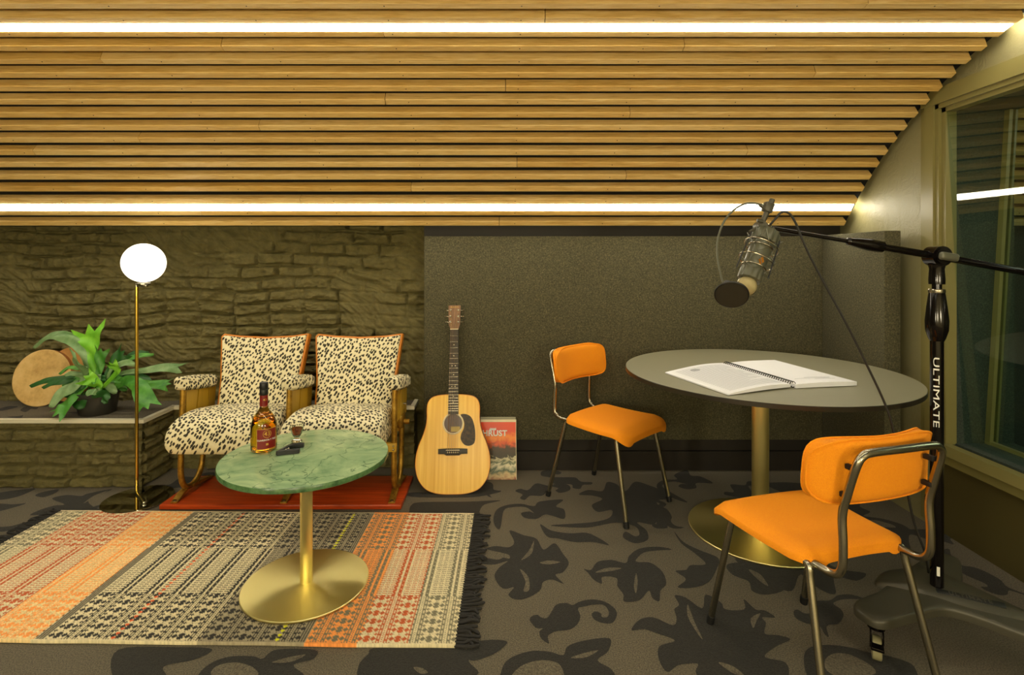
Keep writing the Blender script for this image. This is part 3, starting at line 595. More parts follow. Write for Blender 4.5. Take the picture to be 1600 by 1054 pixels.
# ------------------------------------------------------------------ rug
def make_rug():
    A = Vector((-2.151, 2.606, 0)); B = Vector((-.135, 2.574, 0)); D = Vector((-2.167, 1.728, 0))
    U = (B - A).normalized(); V = Vector((U.y, -U.x, 0)); lu = (B - A).length; lv = .886
    cs = .0042; nu = int(lu / cs); nv = int(lv / cs)
    r = thing('woven_rug', 'flat woven rug with orange, cream and charcoal stripes under the marble coffee table', 'rug', A + U * lu / 2 + V * lv / 2)
    I, J = np.meshgrid(np.arange(nu + 1), np.arange(nv + 1))
    hgt = .0075 + .0012 * ((I + J) % 2) + .0022 * fbm(I * .03, J * .03, 5, 3)
    hgt[0, :] += .002; hgt[-1, :] += .003; hgt[-2, :] += .003
    wob = .006 * (vnoise(I * .03, J * 0 + .5, 77) - .5); wob = wob * (J / nv)
    P = np.array(A)[None, None] + (I * cs)[..., None] * np.array(U) + ((J * cs) + wob)[..., None] * np.array(V); P[..., 2] = hgt
    # colours by thread
    cream, tan, dark, grey, red, orange = [np.array(lin(c)) for c in ((222, 208, 166), (166, 154, 124), (50, 47, 42), (122, 116, 92), (196, 92, 44), (250, 158, 78))]
    fg = np.zeros((nv + 1, nu + 1, 3)); bg = np.zeros_like(fg); s = I / nu
    for lo, hi, a, b in [(0, .07, grey, cream), (.07, .225, red, cream), (.225, .325, orange, np.array(lin((236, 206, 146)))), (.325, .59, dark, cream), (.59, .762, dark, tan), (.762, .845, grey, orange), (.845, .925, red, cream), (.925, 1.01, grey, cream)]:
        k = (s >= lo) & (s < hi); fg[k] = a; bg[k] = b
    cell = ["......###......", "..#..#####..#..", ".###.#####.###.", "#####.###.#####", ".###.#####.###.", "..#..#####..#..", "......###......", ".#...........#.", "###....#....###", ".#...........#."]
    F = np.array([[c == '#' for c in rw] for rw in cell])
    W = 24; u = (I + 4) % W; v = J % 10
    flower = np.zeros_like(I, bool); k = u < 15; flower[k] = F[v[k], u[k]]
    stripes = (u >= 15) & (((u - 15) % 2 == 0) | ((J % 6 < 2) & ((u == 16) | (u == 22)))) & ((J % 2 == 0) | (u != 19))
    zone = (J > nv * .37) & (J < nv * .715)
    ticks = (u < 15) & ((u % 5) > 0) & (J % 3 == 0)
    bars = (u >= 15) & (((u >= 15) & (u <= 17)) | ((u >= 20) & (u <= 22))) & (((J + u) % 6 != 0) | (u % 2 == 0))
    on_ = np.where(zone, ticks | bars, flower | stripes)
    col_w = 1
    col = np.where(on_[..., None], fg, bg)
    ed = ((s > .325) & (s < .34)) | ((s > .748) & (s < .762)); e2 = ed & (I % 2 == 0); col[e2] = dark; col[ed & ~e2] = tan
    for sc_, cc in ((.45, (226, 96, 40)), (.715, (226, 224, 20))):
        ic = int(sc_ * nu); k = (np.abs(I - ic) <= 0) & (J % 5 < 3); k |= (np.abs(I - ic) <= 1) & (J % 5 < 2); col[k] = np.array(lin(cc))
    edge = (J >= nv - 2) | (J <= 1)
    col[edge] = bg[edge]
    rng = np.random.RandomState(3); col = col * (.82 + .36 * rng.rand(nv + 1, nu + 1, 1)) * (.94 + .12 * rng.rand(nv + 1, 1, 1))
    mb = MB(); n1 = nu + 1
    mb.v = [tuple(map(float, p)) for p in P.reshape(-1, 3)]
    mb.f = [(j * n1 + i, (j + 1) * n1 + i, (j + 1) * n1 + i + 1, j * n1 + i + 1) for j in range(nv) for i in range(nu)]
    rim = [i for i in range(n1)] + [j * n1 + nu for j in range(1, nv + 1)] + [nv * n1 + i for i in range(nu - 1, -1, -1)] + [j * n1 for j in range(nv - 1, 0, -1)]
    o0 = len(mb.v); mb.v += [(mb.v[i][0], mb.v[i][1], .0022) for i in rim]; m = len(rim)
    mb.f += [(rim[i], rim[(i + 1) % m], o0 + (i + 1) % m, o0 + i) for i in range(m)]; mb.mi = [0] * len(mb.f)
    M = Mat('woven_wool', (200, 180, 140), .95); at_ = M.node('ShaderNodeAttribute', attribute_name='thread'); M.color(at_.outputs['Color']); M.bump(M.noise(500, 2), .4, .002)
    o = build('weave', mb, M, r, smooth=180)
    flat = np.concatenate([col.reshape(-1, 3), col.reshape(-1, 3)[rim]]); flat = np.concatenate([flat, np.ones((len(flat), 1))], 1).clip(0, 1).astype(np.float32)
    ca = o.data.color_attributes.new('thread', 'FLOAT_COLOR', 'POINT'); ca.data.foreach_set('color', flat.ravel())
    M_fr = Mat('charcoal_fringe', (38, 36, 34), .9); M_fr.bump(M_fr.noise(300, 3), .5, .002)
    for side, org in ((1, A + U * lu), (-1, A)):
        fb = MB(); rnd = random.Random(side + 5)
        for i in range(58):
            b = org + V * (lv * (i + .5) / 58); dr = U * side; L = .055 + .025 * rnd.random(); a = rnd.uniform(-.5, .5)
            p1 = b + dr * L * .35 + V * rnd.uniform(-.006, .006); p2 = p1 + (dr * math.cos(a) + V * math.sin(a)) * L * .4; a2 = a + rnd.uniform(-.9, .9)
            p3 = p2 + (dr * math.cos(a2) + V * math.sin(a2)) * L * .35
            for q in (p1, p2, p3): q.z = .008
            p2.z = .008 + .006 * rnd.random(); b = b.copy(); b.z = .007
            fb.tube(spline([b - dr * .003, p1, p2, p3], 3), [.0052] * 9 + [.003], 6)
        build('fringe', fb, M_fr, r, smooth=60, label='charcoal knotted fringe')
make_rug()

# ------------------------------------------------------------------ pedestal tables
def brushed_disc(mb, r, z, th):
    mb.lathe([(0, z), (r - .001, z), (r, z + .0015), (r, z + th - .002), (r - .002, z + th), (r - .004, z + th), (.03, z + th + .0006), (0, z + th + .0006)], 96)
t = thing('coffee_table', 'low round coffee table with green marble top and brass pedestal on the rug', 'table', (-.738, 2.014, .0))
mb = MB(); mb.lathe([(0, .478), (.300, .478), (.302, .480), (.302, .4945), (.3005, .4968), (.299, .497), (0, .497)], 128)
for i, f in enumerate(mb.f):
    zs = [mb.v[j][2] for j in f]; mb.mi[i] = 0 if min(zs) > .4965 else 1
build('tabletop', mb, [M_marble, M_marbe], t, local=True, label='round green veined marble top')
build('pole', MB().lathe([(.0225, .0195), (.0225, .478)], 40), M_brass, t, local=True)
build('fixing_plate', MB().lathe([(.09, .470), (.09, .478)], 40), M_brass, t, local=True)
mb = MB(); brushed_disc(mb, .228, .0125, .0075); build('base', mb, M_brass, t, local=True, smooth=30)
t = thing('dining_table', 'large round table with dark grey top and brass pedestal under the microphone', 'table', (1.173, 2.433, 0))
mb = MB(); mb.lathe([(0, .705), (.588, .705), (.597, .707), (.597, .7235), (.5955, .725), (0, .725)], 128)
for i, f in enumerate(mb.f):
    zs = [mb.v[j][2] for j in f]; mb.mi[i] = 0 if min(zs) > .7245 else 1
build('tabletop', mb, [M_tabtop, M_tabedge], t, local=True, label='dark grey round top')
build('pole', MB().lathe([(.036, .009), (.036, .705)], 48), M_brass, t, local=True)
build('fixing_plate', MB().lathe([(.15, .696), (.15, .705)], 40), M_blackm, t, local=True)
mb = MB(); brushed_disc(mb, .31, .0022, .0075); build('base', mb, M_brass, t, local=True, smooth=30)

# ------------------------------------------------------------------ orange chairs
def make_chair(label, loc, rot):
    t = thing('upholstered_chair', label, 'chair', loc, rot, 'orange tubular steel chairs')
    # seat pad: outline with rounded corners, front edge rolling down
    xf, xr, hf, hr, zs = .215, -.168, .212, .188, .437
    nx, ny = 22, 20; vs = []; fs = []
    mb = MB()
    def hw(x):
        s_ = (x - xr) / (xf - xr); w_ = hr + (hf - hr) * s_
        rc = .055; d = min(x - xr, xf - x)
        if d < rc: w_ -= rc - math.sqrt(max(rc * rc - (rc - d) ** 2, 0))
        return w_
    def top(x, y, w_):
        e = abs(y) / max(w_, 1e-4); s_ = (x - xr) / (xf - xr)
        z = zs + .006 * (1 - e ** 2) - .010 * math.sin(PI * min(max(s_, 0), 1)) * .6
        z -= .016 * max(0, e - .82) / .18 * 1.0 if e > .82 else 0
        dr = max(0, (x - (xf - .07)) / .07); z -= .040 * dr ** 2
        db = max(0, ((xr + .03) - x) / .03); z -= .012 * db ** 2
        return z
    xsn = [xr + (xf - xr) * (.5 - .5 * math.cos(PI * i / nx)) for i in range(nx + 1)]
    for lay in (0, 1):
        for x in xsn:
            w_ = max(hw(x), .02)
            for j in range(ny + 1):
                a = math.sin(PI / 2 * (-1 + 2 * j / ny)); y = w_ * a; zt = top(x, y, w_)
                vs.append((x, y, zt if lay == 0 else zt - .026 + .02 * max(0, (abs(a) - .9) / .1) * .4))
    n_ = ny + 1; L = (nx + 1) * n_
    for i in range(nx):
        for j in range(ny):
            q = (i * n_ + j, (i + 1) * n_ + j, (i + 1) * n_ + j + 1, i * n_ + j + 1); fs.append(q); fs.append(tuple(L + k for k in q[::-1]))
    ring = [(0, j) for j in range(ny + 1)] + [(i, ny) for i in range(1, nx + 1)] + [(nx, j) for j in range(ny - 1, -1, -1)] + [(i, 0) for i in range(nx - 1, 0, -1)]
    rg = [i * n_ + j for i, j in ring]; m = len(rg)
    for a in range(m): fs.append((rg[a], rg[(a + 1) % m], L + rg[(a + 1) % m], L + rg[a]))
    mb.add(vs, fs); s_ = build('seat', mb, M_or, t, local=True, smooth=80, recalc=True)
    if False: mb.tube(spline([(x, s2 * (max(hw(x), .02) + .0005), top(x, hw(x), hw(x)) - .012) for s2, xx in ((1, xsn[1:-1]), (-1, xsn[1:-1][::-1])) for x in xx], 2, True), .0035, 6, closed=True)
    # backrest pad, curved around the sitter
    zb, zt, wp, px = .590, .762, .213, -.235
    mb = MB(); nu_, nv_ = 24, 12; vs = []; fs = []
    def sq(u, v):                        # square to rounded rectangle
        n4 = 3.6; m_ = (abs(u) ** n4 + abs(v) ** n4) ** (1 / n4); k = max(abs(u), abs(v)) / max(m_, 1e-6); return u * k, v * k
    for lay in (0, 1):
        for i in range(nu_ + 1):
            for j in range(nv_ + 1):
                u, v = sq(-1 + 2 * i / nu_, -1 + 2 * j / nv_)
                y = u * wp; z = (zb + zt) / 2 + v * (zt - zb) / 2 - .012 * u * u * (-v)
                r_ = max(abs(u), abs(v)); th = .019 * (1 - max(0, (r_ - .7) / .3) ** 3 * .7)
                x = px + .045 * u * u - .10 * (z - .67) + (th if lay == 0 else -th)
                vs.append((x, y, z))
    n_ = nv_ + 1; L = (nu_ + 1) * n_
    for i in range(nu_):
        for j in range(nv_):
            q = (i * n_ + j, (i + 1) * n_ + j, (i + 1) * n_ + j + 1, i * n_ + j + 1); fs.append(q); fs.append(tuple(L + k for k in q[::-1]))
    rg = [j for j in range(nv_ + 1)] + [i * n_ + nv_ for i in range(1, nu_ + 1)] + [nu_ * n_ + j for j in range(nv_ - 1, -1, -1)] + [i * n_ for i in range(nu_ - 1, 0, -1)]
    m = len(rg)
    for a in range(m): fs.append((rg[a], rg[(a + 1) % m], L + rg[(a + 1) % m], L + rg[a]))
    mb.add(vs, fs); bk = build('backrest', mb, M_or, t, local=True, smooth=80, recalc=True)
    for lay in (0, 1):
        mb = MB(); mb.tube([Vector(vs[(L if lay else 0) + a]) for a in rg], .0032, 6, closed=True); build('piping', mb, M_or, bk, local=True)
    # back frame: loops out from under the seat, rises and crosses behind the pad
    R = .0105
    pts = []
    for s2 in (1, -1):
        q = [(-.06, .150 * s2, .405), (-.17, .150 * s2, .405), (-.222, .150 * s2, .410), (-.247, .150 * s2, .436), (-.250, .149 * s2, .50), (-.247, .148 * s2, .575), (-.262, .146 * s2, .640), (-.283, .142 * s2, .715), (-.287, .128 * s2, .737), (-.289, .10 * s2, .744)]
        pts.append(q)
    full = pts[0] + [(-.291, 0, .745)] + pts[1][::-1]
    build('back_frame', MB().tube(spline(full, 6), R, 14), M_chrome, t, local=True, smooth=60)
    for s2 in (1, -1):
        build('bracket', MB().rbox((-.272, .133 * s2 - .007, .692), (-.245, .133 * s2 + .007, .706), .003, 2), M_rubber, t, local=True)
        build('bracket', MB().rbox((-.262, .140 * s2 - .007, .618), (-.235, .140 * s2 + .007, .632), .003, 2), M_rubber, t, local=True)
    # side rails under the seat and cross bars
    mb = MB()
    for s2 in (1, -1): mb.tube([(-.150, .163 * s2, .408), (.135, .167 * s2, .408)], R, 12)
    mb.tube([(-.06, -.163, .402), (-.06, .163, .402)], .008, 10).tube([(.1, -.165, .402), (.1, .165, .402)], .008, 10)
    build('seat_frame', mb, M_chrome, t, local=True)
    for sx, (tx, fx, fw) in ((0, (-.158, -.250, .198)), (1, (.141, .217, .194))):
        for s2 in (1, -1):
            a = Vector((tx + (.03 if sx == 0 else -.03), .165 * s2, .408)); b = Vector((tx, .166 * s2, .400)); c = Vector((tx + (fx - tx) * .1, .169 * s2, .365)); e = Vector((fx, fw * s2, .018)); 
            p = spline([a, b, c, c + (e - c) * .3, c + (e - c) * .7, e], 5)
            lg = build('leg', MB().tube(p, R, 14), M_chrome, t, local=True, smooth=60)
            d = (e - c).normalized(); build('rubber_foot', MB().tube([e - d * .012, e - d * .002, Vector((e.x + d.x * .015, e.y + d.y * .015, .0025))], [.0128, .0132, .0125], 14), M_rubber, lg, local=True)
    return t
make_chair('orange chair facing the big table from the left, in front of the felt panel', (.556, 2.742, 0), math.radians(-46))
make_chair('orange chair nearest the viewer, its steel back frame turned to us', (.950, 1.652, 0), math.radians(105.5))

# ------------------------------------------------------------------ cinema seats
def cinema():
    t = thing('cinema_seat_pair', 'pair of old cinema seats in black-spotted cream fabric on a red wooden board', 'cinema seats', (-1.09, 2.80, 0))
    mb = MB().rbox((-1.686, 2.627, .004), (-.4965, 2.985, .026), .003, 2); build('base_board', mb, M_redwood, t, label='red wooden board the seats stand on')
    arms = (-1.625, -1.083, -.548)
    for i, x in enumerate(arms):
        # leg frame: U tube with a plate foot
        fr_ = MB(); top = .60
        p = [(x, 2.725, top), (x, 2.715, .45), (x, 2.705, .25), (x, 2.705, .14), (x, 2.735, .075), (x, 2.80, .055), (x, 2.86, .08), (x, 2.895, .14), (x, 2.905, .24), (x, 2.91, .42)]
        fr_.tube(spline(p, 6), .0145, 14)
        lf = build('leg_frame', fr_, M_oldbrass, t, smooth=60)
        ft = MB()
        for sgn, ya, yb in ((1, 2.745, 2.655), (1, 2.79, 2.965)):
            pr = [(ya, .062), (ya + (yb - ya) * .55, .052), (yb, .033), (yb + (.012 if yb > ya else -.012), .033), (yb + (.012 if yb > ya else -.012), .0265), (yb, .0265), (ya + (yb - ya) * .55, .036), (ya, .048)]
            ft.prism(pr, -.016, .016, 0, frame((x, 0, 0), (0, 1, 0), (0, 0, 1), (1, 0, 0)))
            ft.cyl((x, yb, .03), (x, yb, .038), .008, 12, 1)
        build('foot', ft, [M_oldbrass, M_chrome], lf, smooth=30, recalc=True)
        # arm pad
        ap = MB().rbox((x - .036, 2.69, .572), (x + .036, 3.0, .636), .026, 5, 0, None, .006); ap.v = [(a, b, c - .16 * (b - 2.70)) for a, b, c in ap.v]; build('armrest', ap, M_spot, t, smooth=80)
        # boards under the arm
        sp = MB(); th = .010
        sp.prism([(2.735, .40), (2.735, .588), (2.845, .570), (2.815, .40)], -th, th, 0, frame((x, 0, 0), (0, 1, 0), (0, 0, 1), (1, 0, 0)))
        sp.prism([(2.822, .40), (2.852, .568), (2.94, .555), (2.925, .40)], -th - .002, th + .002, 0, frame((x, 0, 0), (0, 1, 0), (0, 0, 1), (1, 0, 0)))
        sp.prism([(2.932, .38), (2.945, .54), (3.02, .54), (3.0, .38)], -th, th, 0, frame((x, 0, 0), (0, 1, 0), (0, 0, 1), (1, 0, 0)))
        side = build('side_panel', sp, M_oliveboard, t, smooth=30, recalc=True)
        if i == 2:
            for zz in (.545, .45): build('bolt', MB().cyl((x + .008, 2.90, zz), (x + .03, 2.90, zz), .006, 12), M_chrome, side)
    # hinge bracket on the right
    mb = MB().rbox((-.562, 2.83, .335), (-.528, 2.93, .405), .012, 3); mb.cyl((-.54, 2.88, .36), (-.50, 2.88, .36), .014, 16); build('hinge_bracket', mb, M_oldbrass, t)
    mb = MB().rbox((-1.635, 2.69, .262), (-.535, 2.72, .306), .004, 2)
    build('front_rail', mb, M_oliveboard, t)
    for x in arms:
        for dz in (.275, .293): build('rivet', MB().ball((x, 2.688, dz), .005, seg=10), M_chrome, t)
    build('rear_rail', MB().rbox((-1.635, 2.90, .30), (-.535, 2.93, .34), .004, 2), M_oliveboard, t)
    for (x0, x1, lab) in ((-1.585, -1.112, 'l'), (-1.050, -.578, 'r')):
        # cushion
        xa, xb = x0 - .0, x1 + .0
        cu = MB(); nI, nJ = 26, 36
        prof = spline([(3.0, .345), (2.75, .315), (2.60, .306), (2.525, .312), (2.500, .345), (2.500, .40), (2.520, .448), (2.585, .472), (2.70, .470), (2.85, .445), (3.0, .42)], 4) if False else None
        pr = [Vector((a, b, 0)) for a, b in [(2.99, .345), (2.80, .318), (2.62, .306), (2.545, .306), (2.512, .325), (2.500, .365), (2.512, .415), (2.548, .452), (2.62, .470), (2.72, .470), (2.85, .450), (2.97, .425), (2.995, .39)]]
        pr = spline(pr, 4, True); m = len(pr); cy_, cz_ = 2.74, .385; vs = []; N = 30
        for i in range(N + 1):
            u = -1 + 2 * i / N; k = (1 - abs(u) ** 7) ** (1 / 7) if abs(u) < 1 else 0
            x = (xa + xb) / 2 + u * (xb - xa) / 2
            kk = .80 + .20 * k
            for q in pr:
                dy = (q.x - cy_); dz = (q.y - cz_); bul = .010 * (1 - u * u) * (1 if dz > 0 else 0)
                vs.append((x, cy_ + dy * (.96 + .04 * k), cz_ + (dz + bul) * kk))
        fs = [(i * m + j, i * m + (j + 1) % m, (i + 1) * m + (j + 1) % m, (i + 1) * m + j) for i in range(N) for j in range(m)] + [tuple(range(m))[::-1], tuple(range(N * m, N * m + m))]
        cu.add(vs, fs); build('seat_cushion', cu, M_spot, t, smooth=50, recalc=True)
        # backrest
        w_ = x1 - x0; xc = (x0 + x1) / 2
        th = math.atan2(.125, .43); U = Vector((1, 0, 0)); V = Vector((0, math.sin(th), math.cos(th))); Nn = U.cross(V)
        org = Vector((xc, 2.945, .36)); hh = .452
        def outl(off):
            wt, wb = w_ / 2 + .006 + off, w_ / 2 - .028 + off
            pts = [(-wb, -off * .2), (wb, -off * .2), (wb + .006, hh * .45)]
            top_ = [(wt, hh + .004 + off * .6), (wt * .96, hh + .002 + off), (wt * .6, hh - .008 + off), (0, hh - .014 + off), (-wt * .6, hh - .008 + off), (-wt * .94, hh + .001 + off), (-wt * .995, hh - .012 + off * .4)]
            return [Vector((*p, 0)) for p in pts + top_ + [(-wb - .006, hh * .45)]]
        M_ = frame(org, U, V, Nn)
        pad = MB(); o_ = outl(-.004); n_ = len(o_)
        pad.prism([(p.x, p.y) for p in o_], .0, .05, 0, M_, .014, 4)
        # curve the back a little
        pad.v = [tuple(Vector(v) - Nn * (.022 * (1 - ((v[0] - xc) / (w_ / 2)) ** 2))) for v in pad.v]
        b_ = build('backrest', pad, M_spot, t, smooth=50)
        wd = MB(); o2 = outl(.007); wd.prism([(p.x, p.y) for p in o2], -.018, .032, 0, M_, .004, 2)
        wd.v = [tuple(Vector(v) - Nn * (.022 * (1 - ((v[0] - xc) / (w_ / 2)) ** 2))) for v in wd.v]
        build('wood_edge', wd, M_trimwood, b_, smooth=40, label='thin orange-brown wooden edge')
cinema()

# ------------------------------------------------------------------ globe lamp
t = thing('floor_lamp', 'slim brass floor lamp with a glowing white glass globe', 'lamp', (-1.862, 2.735, 0))
gx, gy, gz = -1.876, 2.80, 1.213
build('globe', MB().ball((gx, gy, gz), .101, 0, 48), M_globe, t, smooth=80, label='lit white glass globe')
px_, py_ = -1.912, 2.798
build('pole', MB().cyl((px_, py_, .012), (px_, py_, 1.088), .0085, 16), M_brassp, t)
mb = MB().lathe([(.03, -.006), (.033, -.003), (.033, .003), (.03, .006)], 24, loc=(gx, gy, 1.104)).tube([(px_, py_, 1.085), (px_, py_, 1.1), (gx, gy, 1.1)], .008, 10)
mb.rbox((gx + .005, gy - .035, 1.088), (gx + .035, gy - .015, 1.100), .003, 2); build('globe_holder', mb, M_chrome, t)
mb = MB(); mb.lathe([(0, .0035), (.158, .0035), (.16, .006), (.16, .010), (.159, .0115), (0, .0115)], 96, loc=(-1.862, 2.735, 0)); build('base', mb, M_mirror, t, smooth=25, label='round mirror-polished base plate')
build('base_bar', MB().rbox((-.009, -.18, -.006), (.009, .006, .006), .003, 2, 0, Matrix.Translation((px_, py_, .018)) @ Matrix.Rotation(math.radians(45), 4, 'Z')), M_mirror, t)
cbl = spline([(-1.70, 2.70, .006), (-1.55, 2.99, .006), (-1.35, 3.08, .006), (-1.0, 3.11, .006)], 8); build('power_cord', MB().tube(cbl, .003, 8), M_blackm, t)

# ------------------------------------------------------------------ guitar
def guitar():
    bx, by = -.262, 2.800; th = math.atan2(.262, .9646); V = Vector((-.012, math.sin(th), math.cos(th))).normalized(); U = Vector((1, 0, .012)).normalized(); Nn = U.cross(V); V = Nn.cross(U)
    t = thing('acoustic_guitar', 'acoustic guitar with honey-coloured spruce top leaning on the felt panel', 'guitar', (bx, by, 0))
    M_ = frame((bx, by, .003), U, V, Nn)
    half = [(0, .0), (.05, .001), (.10, .009), (.145, .030), (.178, .070), (.194, .115), (.1985, .155), (.195, .200), (.180, .252), (.160, .300), (.147, .345), (.1425, .385), (.144, .425), (.141, .458), (.128, .482), (.105, .497), (.06, .505), (0, .507)]
    o = spline([(x, y, 0) for x, y in half], 4); ol = [(p.x, p.y) for p in o] + [(-p.x, p.y) for p in o[-2:0:-1]]
    mb = MB(); mb.prism(ol, -.105, -.003, 0, M_); b = build('body', mb, M_side, t, smooth=40, label='dark wooden back and sides')
    # top with a sound hole
    hc = (0, .354); rr = .049
    mb = MB(); n_ = len(ol); ring = []
    for (x, y) in ol:
        a = math.atan2(y - hc[1], x - hc[0]); ring.append((hc[0] + rr * math.cos(a), hc[1] + rr * math.sin(a)))
    vs = [(x, y, 0) for x, y in ol] + [(x, y, 0) for x, y in ring] + [(x, y, -.003) for x, y in ol] + [(x, y, -.003) for x, y in ring]
    fs = []
    for i in range(n_):
        j = (i + 1) % n_; fs += [(i, j, n_ + j, n_ + i), (i, 2 * n_ + i, 2 * n_ + j, j), (n_ + i, n_ + j, 3 * n_ + j, 3 * n_ + i)]
    mb.add(vs, fs, 0, M_); build('soundboard', mb, M_spruce, t, smooth=30, recalc=False, label='honey-coloured striped spruce top')
    mb = MB().tube([M_ @ Vector((x, y, .0002)) for x, y in ol], .0016, 6, closed=True); build('binding', mb, M_trimwood, t)
    # dark inside and paper label
    mb = MB(); mb.poly([(rr * math.cos(a * PI / 16) + hc[0], rr * math.sin(a * PI / 16) + hc[1], -.0026) for a in range(32)], 0, M_); build('sound_hole', mb, M_side, t, smooth=0)
    mb = MB(); mb.box((-.012, .312, -.0024), (.036, .338, -.0022), 0, M_); build('paper_label', mb, M_cream2, t, smooth=0)
    mb = MB(); mb.tube([M_ @ Vector((hc[0] + .053 * math.cos(a * PI / 24), hc[1] + .053 * math.sin(a * PI / 24), -.001)) for a in range(48)], .0045, 6, closed=True); build('rosette', mb, M_cream, t)
    pg = [(.040, .400), (.070, .402), (.098, .385), (.114, .345), (.120, .295), (.115, .255), (.092, .240), (.062, .245), (.042, .272), (.044, .300), (.056, .325), (.060, .352), (.053, .378)]
    p_ = spline([(x, y, 0) for x, y in pg], 4, True); mb = MB().prism([(p.x, p.y) for p in p_], .0001, .0018, 0, M_); build('pickguard', mb, M_pick, t, smooth=30)
    br = [(-.078, .200), (-.078, .225), (-.03, .227), (.03, .227), (.078, .225), (.078, .200), (.045, .199), (.035, .192), (-.035, .192), (-.045, .199)]
    br = br[::-1]; bb = build('bridge', MB().prism(br, .0001, .009, 0, M_, .002, 2), M_fb, t, smooth=30)
    mb = MB().box((-.036, .217, .009), (.036, .2205, .0125), 0, M_)
    for i in range(6): mb.ball((-.027 + i * .0108, .207, .010), .0032, 0, 8, M_)
    build('saddle', mb, M_cream, bb, smooth=40)
    # neck, fretboard
    mb = MB().prism([(-.022, .86), (-.0275, .50), (.0275, .50), (.022, .86)], -.018, .004, 0, M_, .003, 2); build('neck', mb, M_side, t, smooth=30)
    mb = MB().prism([(-.0222, .862), (-.0285, .402), (.0285, .402), (.0222, .862)], .0045, .0105, 0, M_); fb = build('fretboard', mb, M_fb, t, smooth=0)
    sl = .645
    for k in range(1, 21):
        y = .862 - sl * (1 - 2 ** (-k / 12)); w_ = .022 + .0062 * (.862 - y) / .46
        if y > .404: build('fret', MB().box((-w_, y - .0011, .0104), (w_, y + .0011, .0118), 0, M_), M_chrome, fb, smooth=0)
    for k, dd in ((3, 0), (5, 0), (7, .009), (7, -.009), (9, 0), (12, .009), (12, -.009), (15, 0), (17, 0)):
        y = .862 - sl * (1 - (2 ** (-k / 12) + 2 ** (-(k - 1) / 12)) / 2); build('fret_marker', MB().cyl((dd, y, .0104), (dd, y, .011), .0028, 10, 0, M_), M_cream, fb, smooth=0)
    build('nut', MB().box((-.0222, .861, .004), (.0222, .866, .0125), 0, M_), M_cream, t, smooth=0)
    hd = [(-.0225, .866), (.0225, .866), (.0315, .888), (.035, 1.0), (-.035, 1.0), (-.0315, .888)]
    h_ = build('headstock', MB().prism(hd, -.010, .004, 0, M_, .001, 1), M_rose, t, smooth=30)
    for s2 in (1, -1):
        for y in (.905, .937, .972):
            mb = MB().cyl((s2 * .0225, y, .004), (s2 * .0225, y, .007), .0058, 14, 0, M_).cyl((s2 * .0225, y, .007), (s2 * .0225, y, .016), .003, 10, 0, M_)
            mb.cyl((s2 * .03, y, -.003), (s2 * .046, y, -.003), .002, 8, 0, M_).ball((s2 * .050, y, -.003), .0062, 0, 12, M_, (1, .6, 1))
            build('tuning_peg', mb, M_chrome, h_, smooth=50)
    for i in range(6):
        x0, x1 = -.027 + i * .0108, -.0175 + i * .007; s2 = -1 if i < 3 else 1
        yy = (.905, .937, .972)[i if i < 3 else 5 - i]
        mb = MB().tube([M_ @ Vector(p) for p in ((x0, .209, .0115), (x0, .2188, .0135), (x1, .864, .0133), (s2 * .0225, yy, .012))], .0006 + .0001 * (5 - i), 5); build('string', mb, M_string, t, smooth=0)
    build('strap_pin', MB().ball((0, -.002, -.05), .006, 0, 10, M_), M_cream, t)
    text('lettering', 'Martin & Co', .0088, M_ @ Matrix.Translation((0, .990, .0042)), M_goldp, h_, .0001)
guitar()

# ------------------------------------------------------------------ record sleeves
def sleeve(x0, y0, off, s, th, label, mat_front, art=False):
    tilt = math.atan2(.075, .32); V = Vector((0, math.sin(tilt), math.cos(tilt))); U = Vector((1, 0, 0)); Nn = U.cross(V)
    M_ = frame((x0, y0 + off, .0035), U, V, Nn)
    t = thing('record_sleeve', label, 'record', (x0 + s / 2, y0 + off, 0))
    build('sleeve', MB().box((0, 0, -th), (s, s, 0), 0, M_), M_cream if art else mat_front, t, smooth=0)
    return t, M_
t, Ms = sleeve(-.243, 2.985, 0, .322, .004, 'record sleeve with red sky cover reading THRUST, behind the guitar', None, True)
M_art = Mat('printed_landscape', (200, 60, 20), .35)
_tc = M_art.node('ShaderNodeTexCoord'); _sx = M_art.node('ShaderNodeSeparateXYZ'); M_art.link(_tc.outputs['UV'], _sx.inputs[0])
_nz = M_art.node('ShaderNodeTexNoise', Scale=5.0, Detail=9.0, Distortion=2.2); M_art.link(_tc.outputs['UV'], _nz.inputs[0])
_ma = M_art.node('ShaderNodeMath', operation='MULTIPLY_ADD'); M_art.link(_nz.outputs['Fac'], _ma.inputs[0]); _ma.inputs[1].default_value = .26; M_art.link(_sx.outputs['Y'], _ma.inputs[2])
_ra = M_art.ramp(_ma.outputs[0], [(.10, (130, 50, 26)), (.20, (200, 176, 130)), (.28, (70, 92, 70)), (.36, (222, 214, 180)), (.42, (86, 100, 74)), (.48, (210, 200, 160)), (.51, (44, 38, 18)), (.68, (66, 42, 14)), (.75, (226, 84, 14)), (.86, (250, 140, 30)), (.97, (230, 66, 16))])
M_art.color(_ra)
me = bpy.data.meshes.new('cover_art'); q = [Ms @ Vector(p) for p in ((.0, .0, .0004), (.319, .0, .0004), (.319, .308, .0004), (.0, .308, .0004))]
me.from_pydata([WM[t.name].inverted() @ p for p in q], [], [(0, 1, 2, 3)]); uv = me.uv_layers.new(name='UVMap')
for i, c in enumerate(((0, 0), (1, 0), (1, 1), (0, 1))): uv.data[i].uv = c
me.materials.append(M_art.m); o = bpy.data.objects.new('cover_art', me); COL.objects.link(o); o.parent = t; WM[o.name] = WM[t.name]
text('lettering', 'THRUST', .044, Ms @ Matrix.Translation((.185, .246, .0008)), M_white, t, .0001, spacing=1.05, bold=.03)
mb = MB(); rnd = random.Random(2)
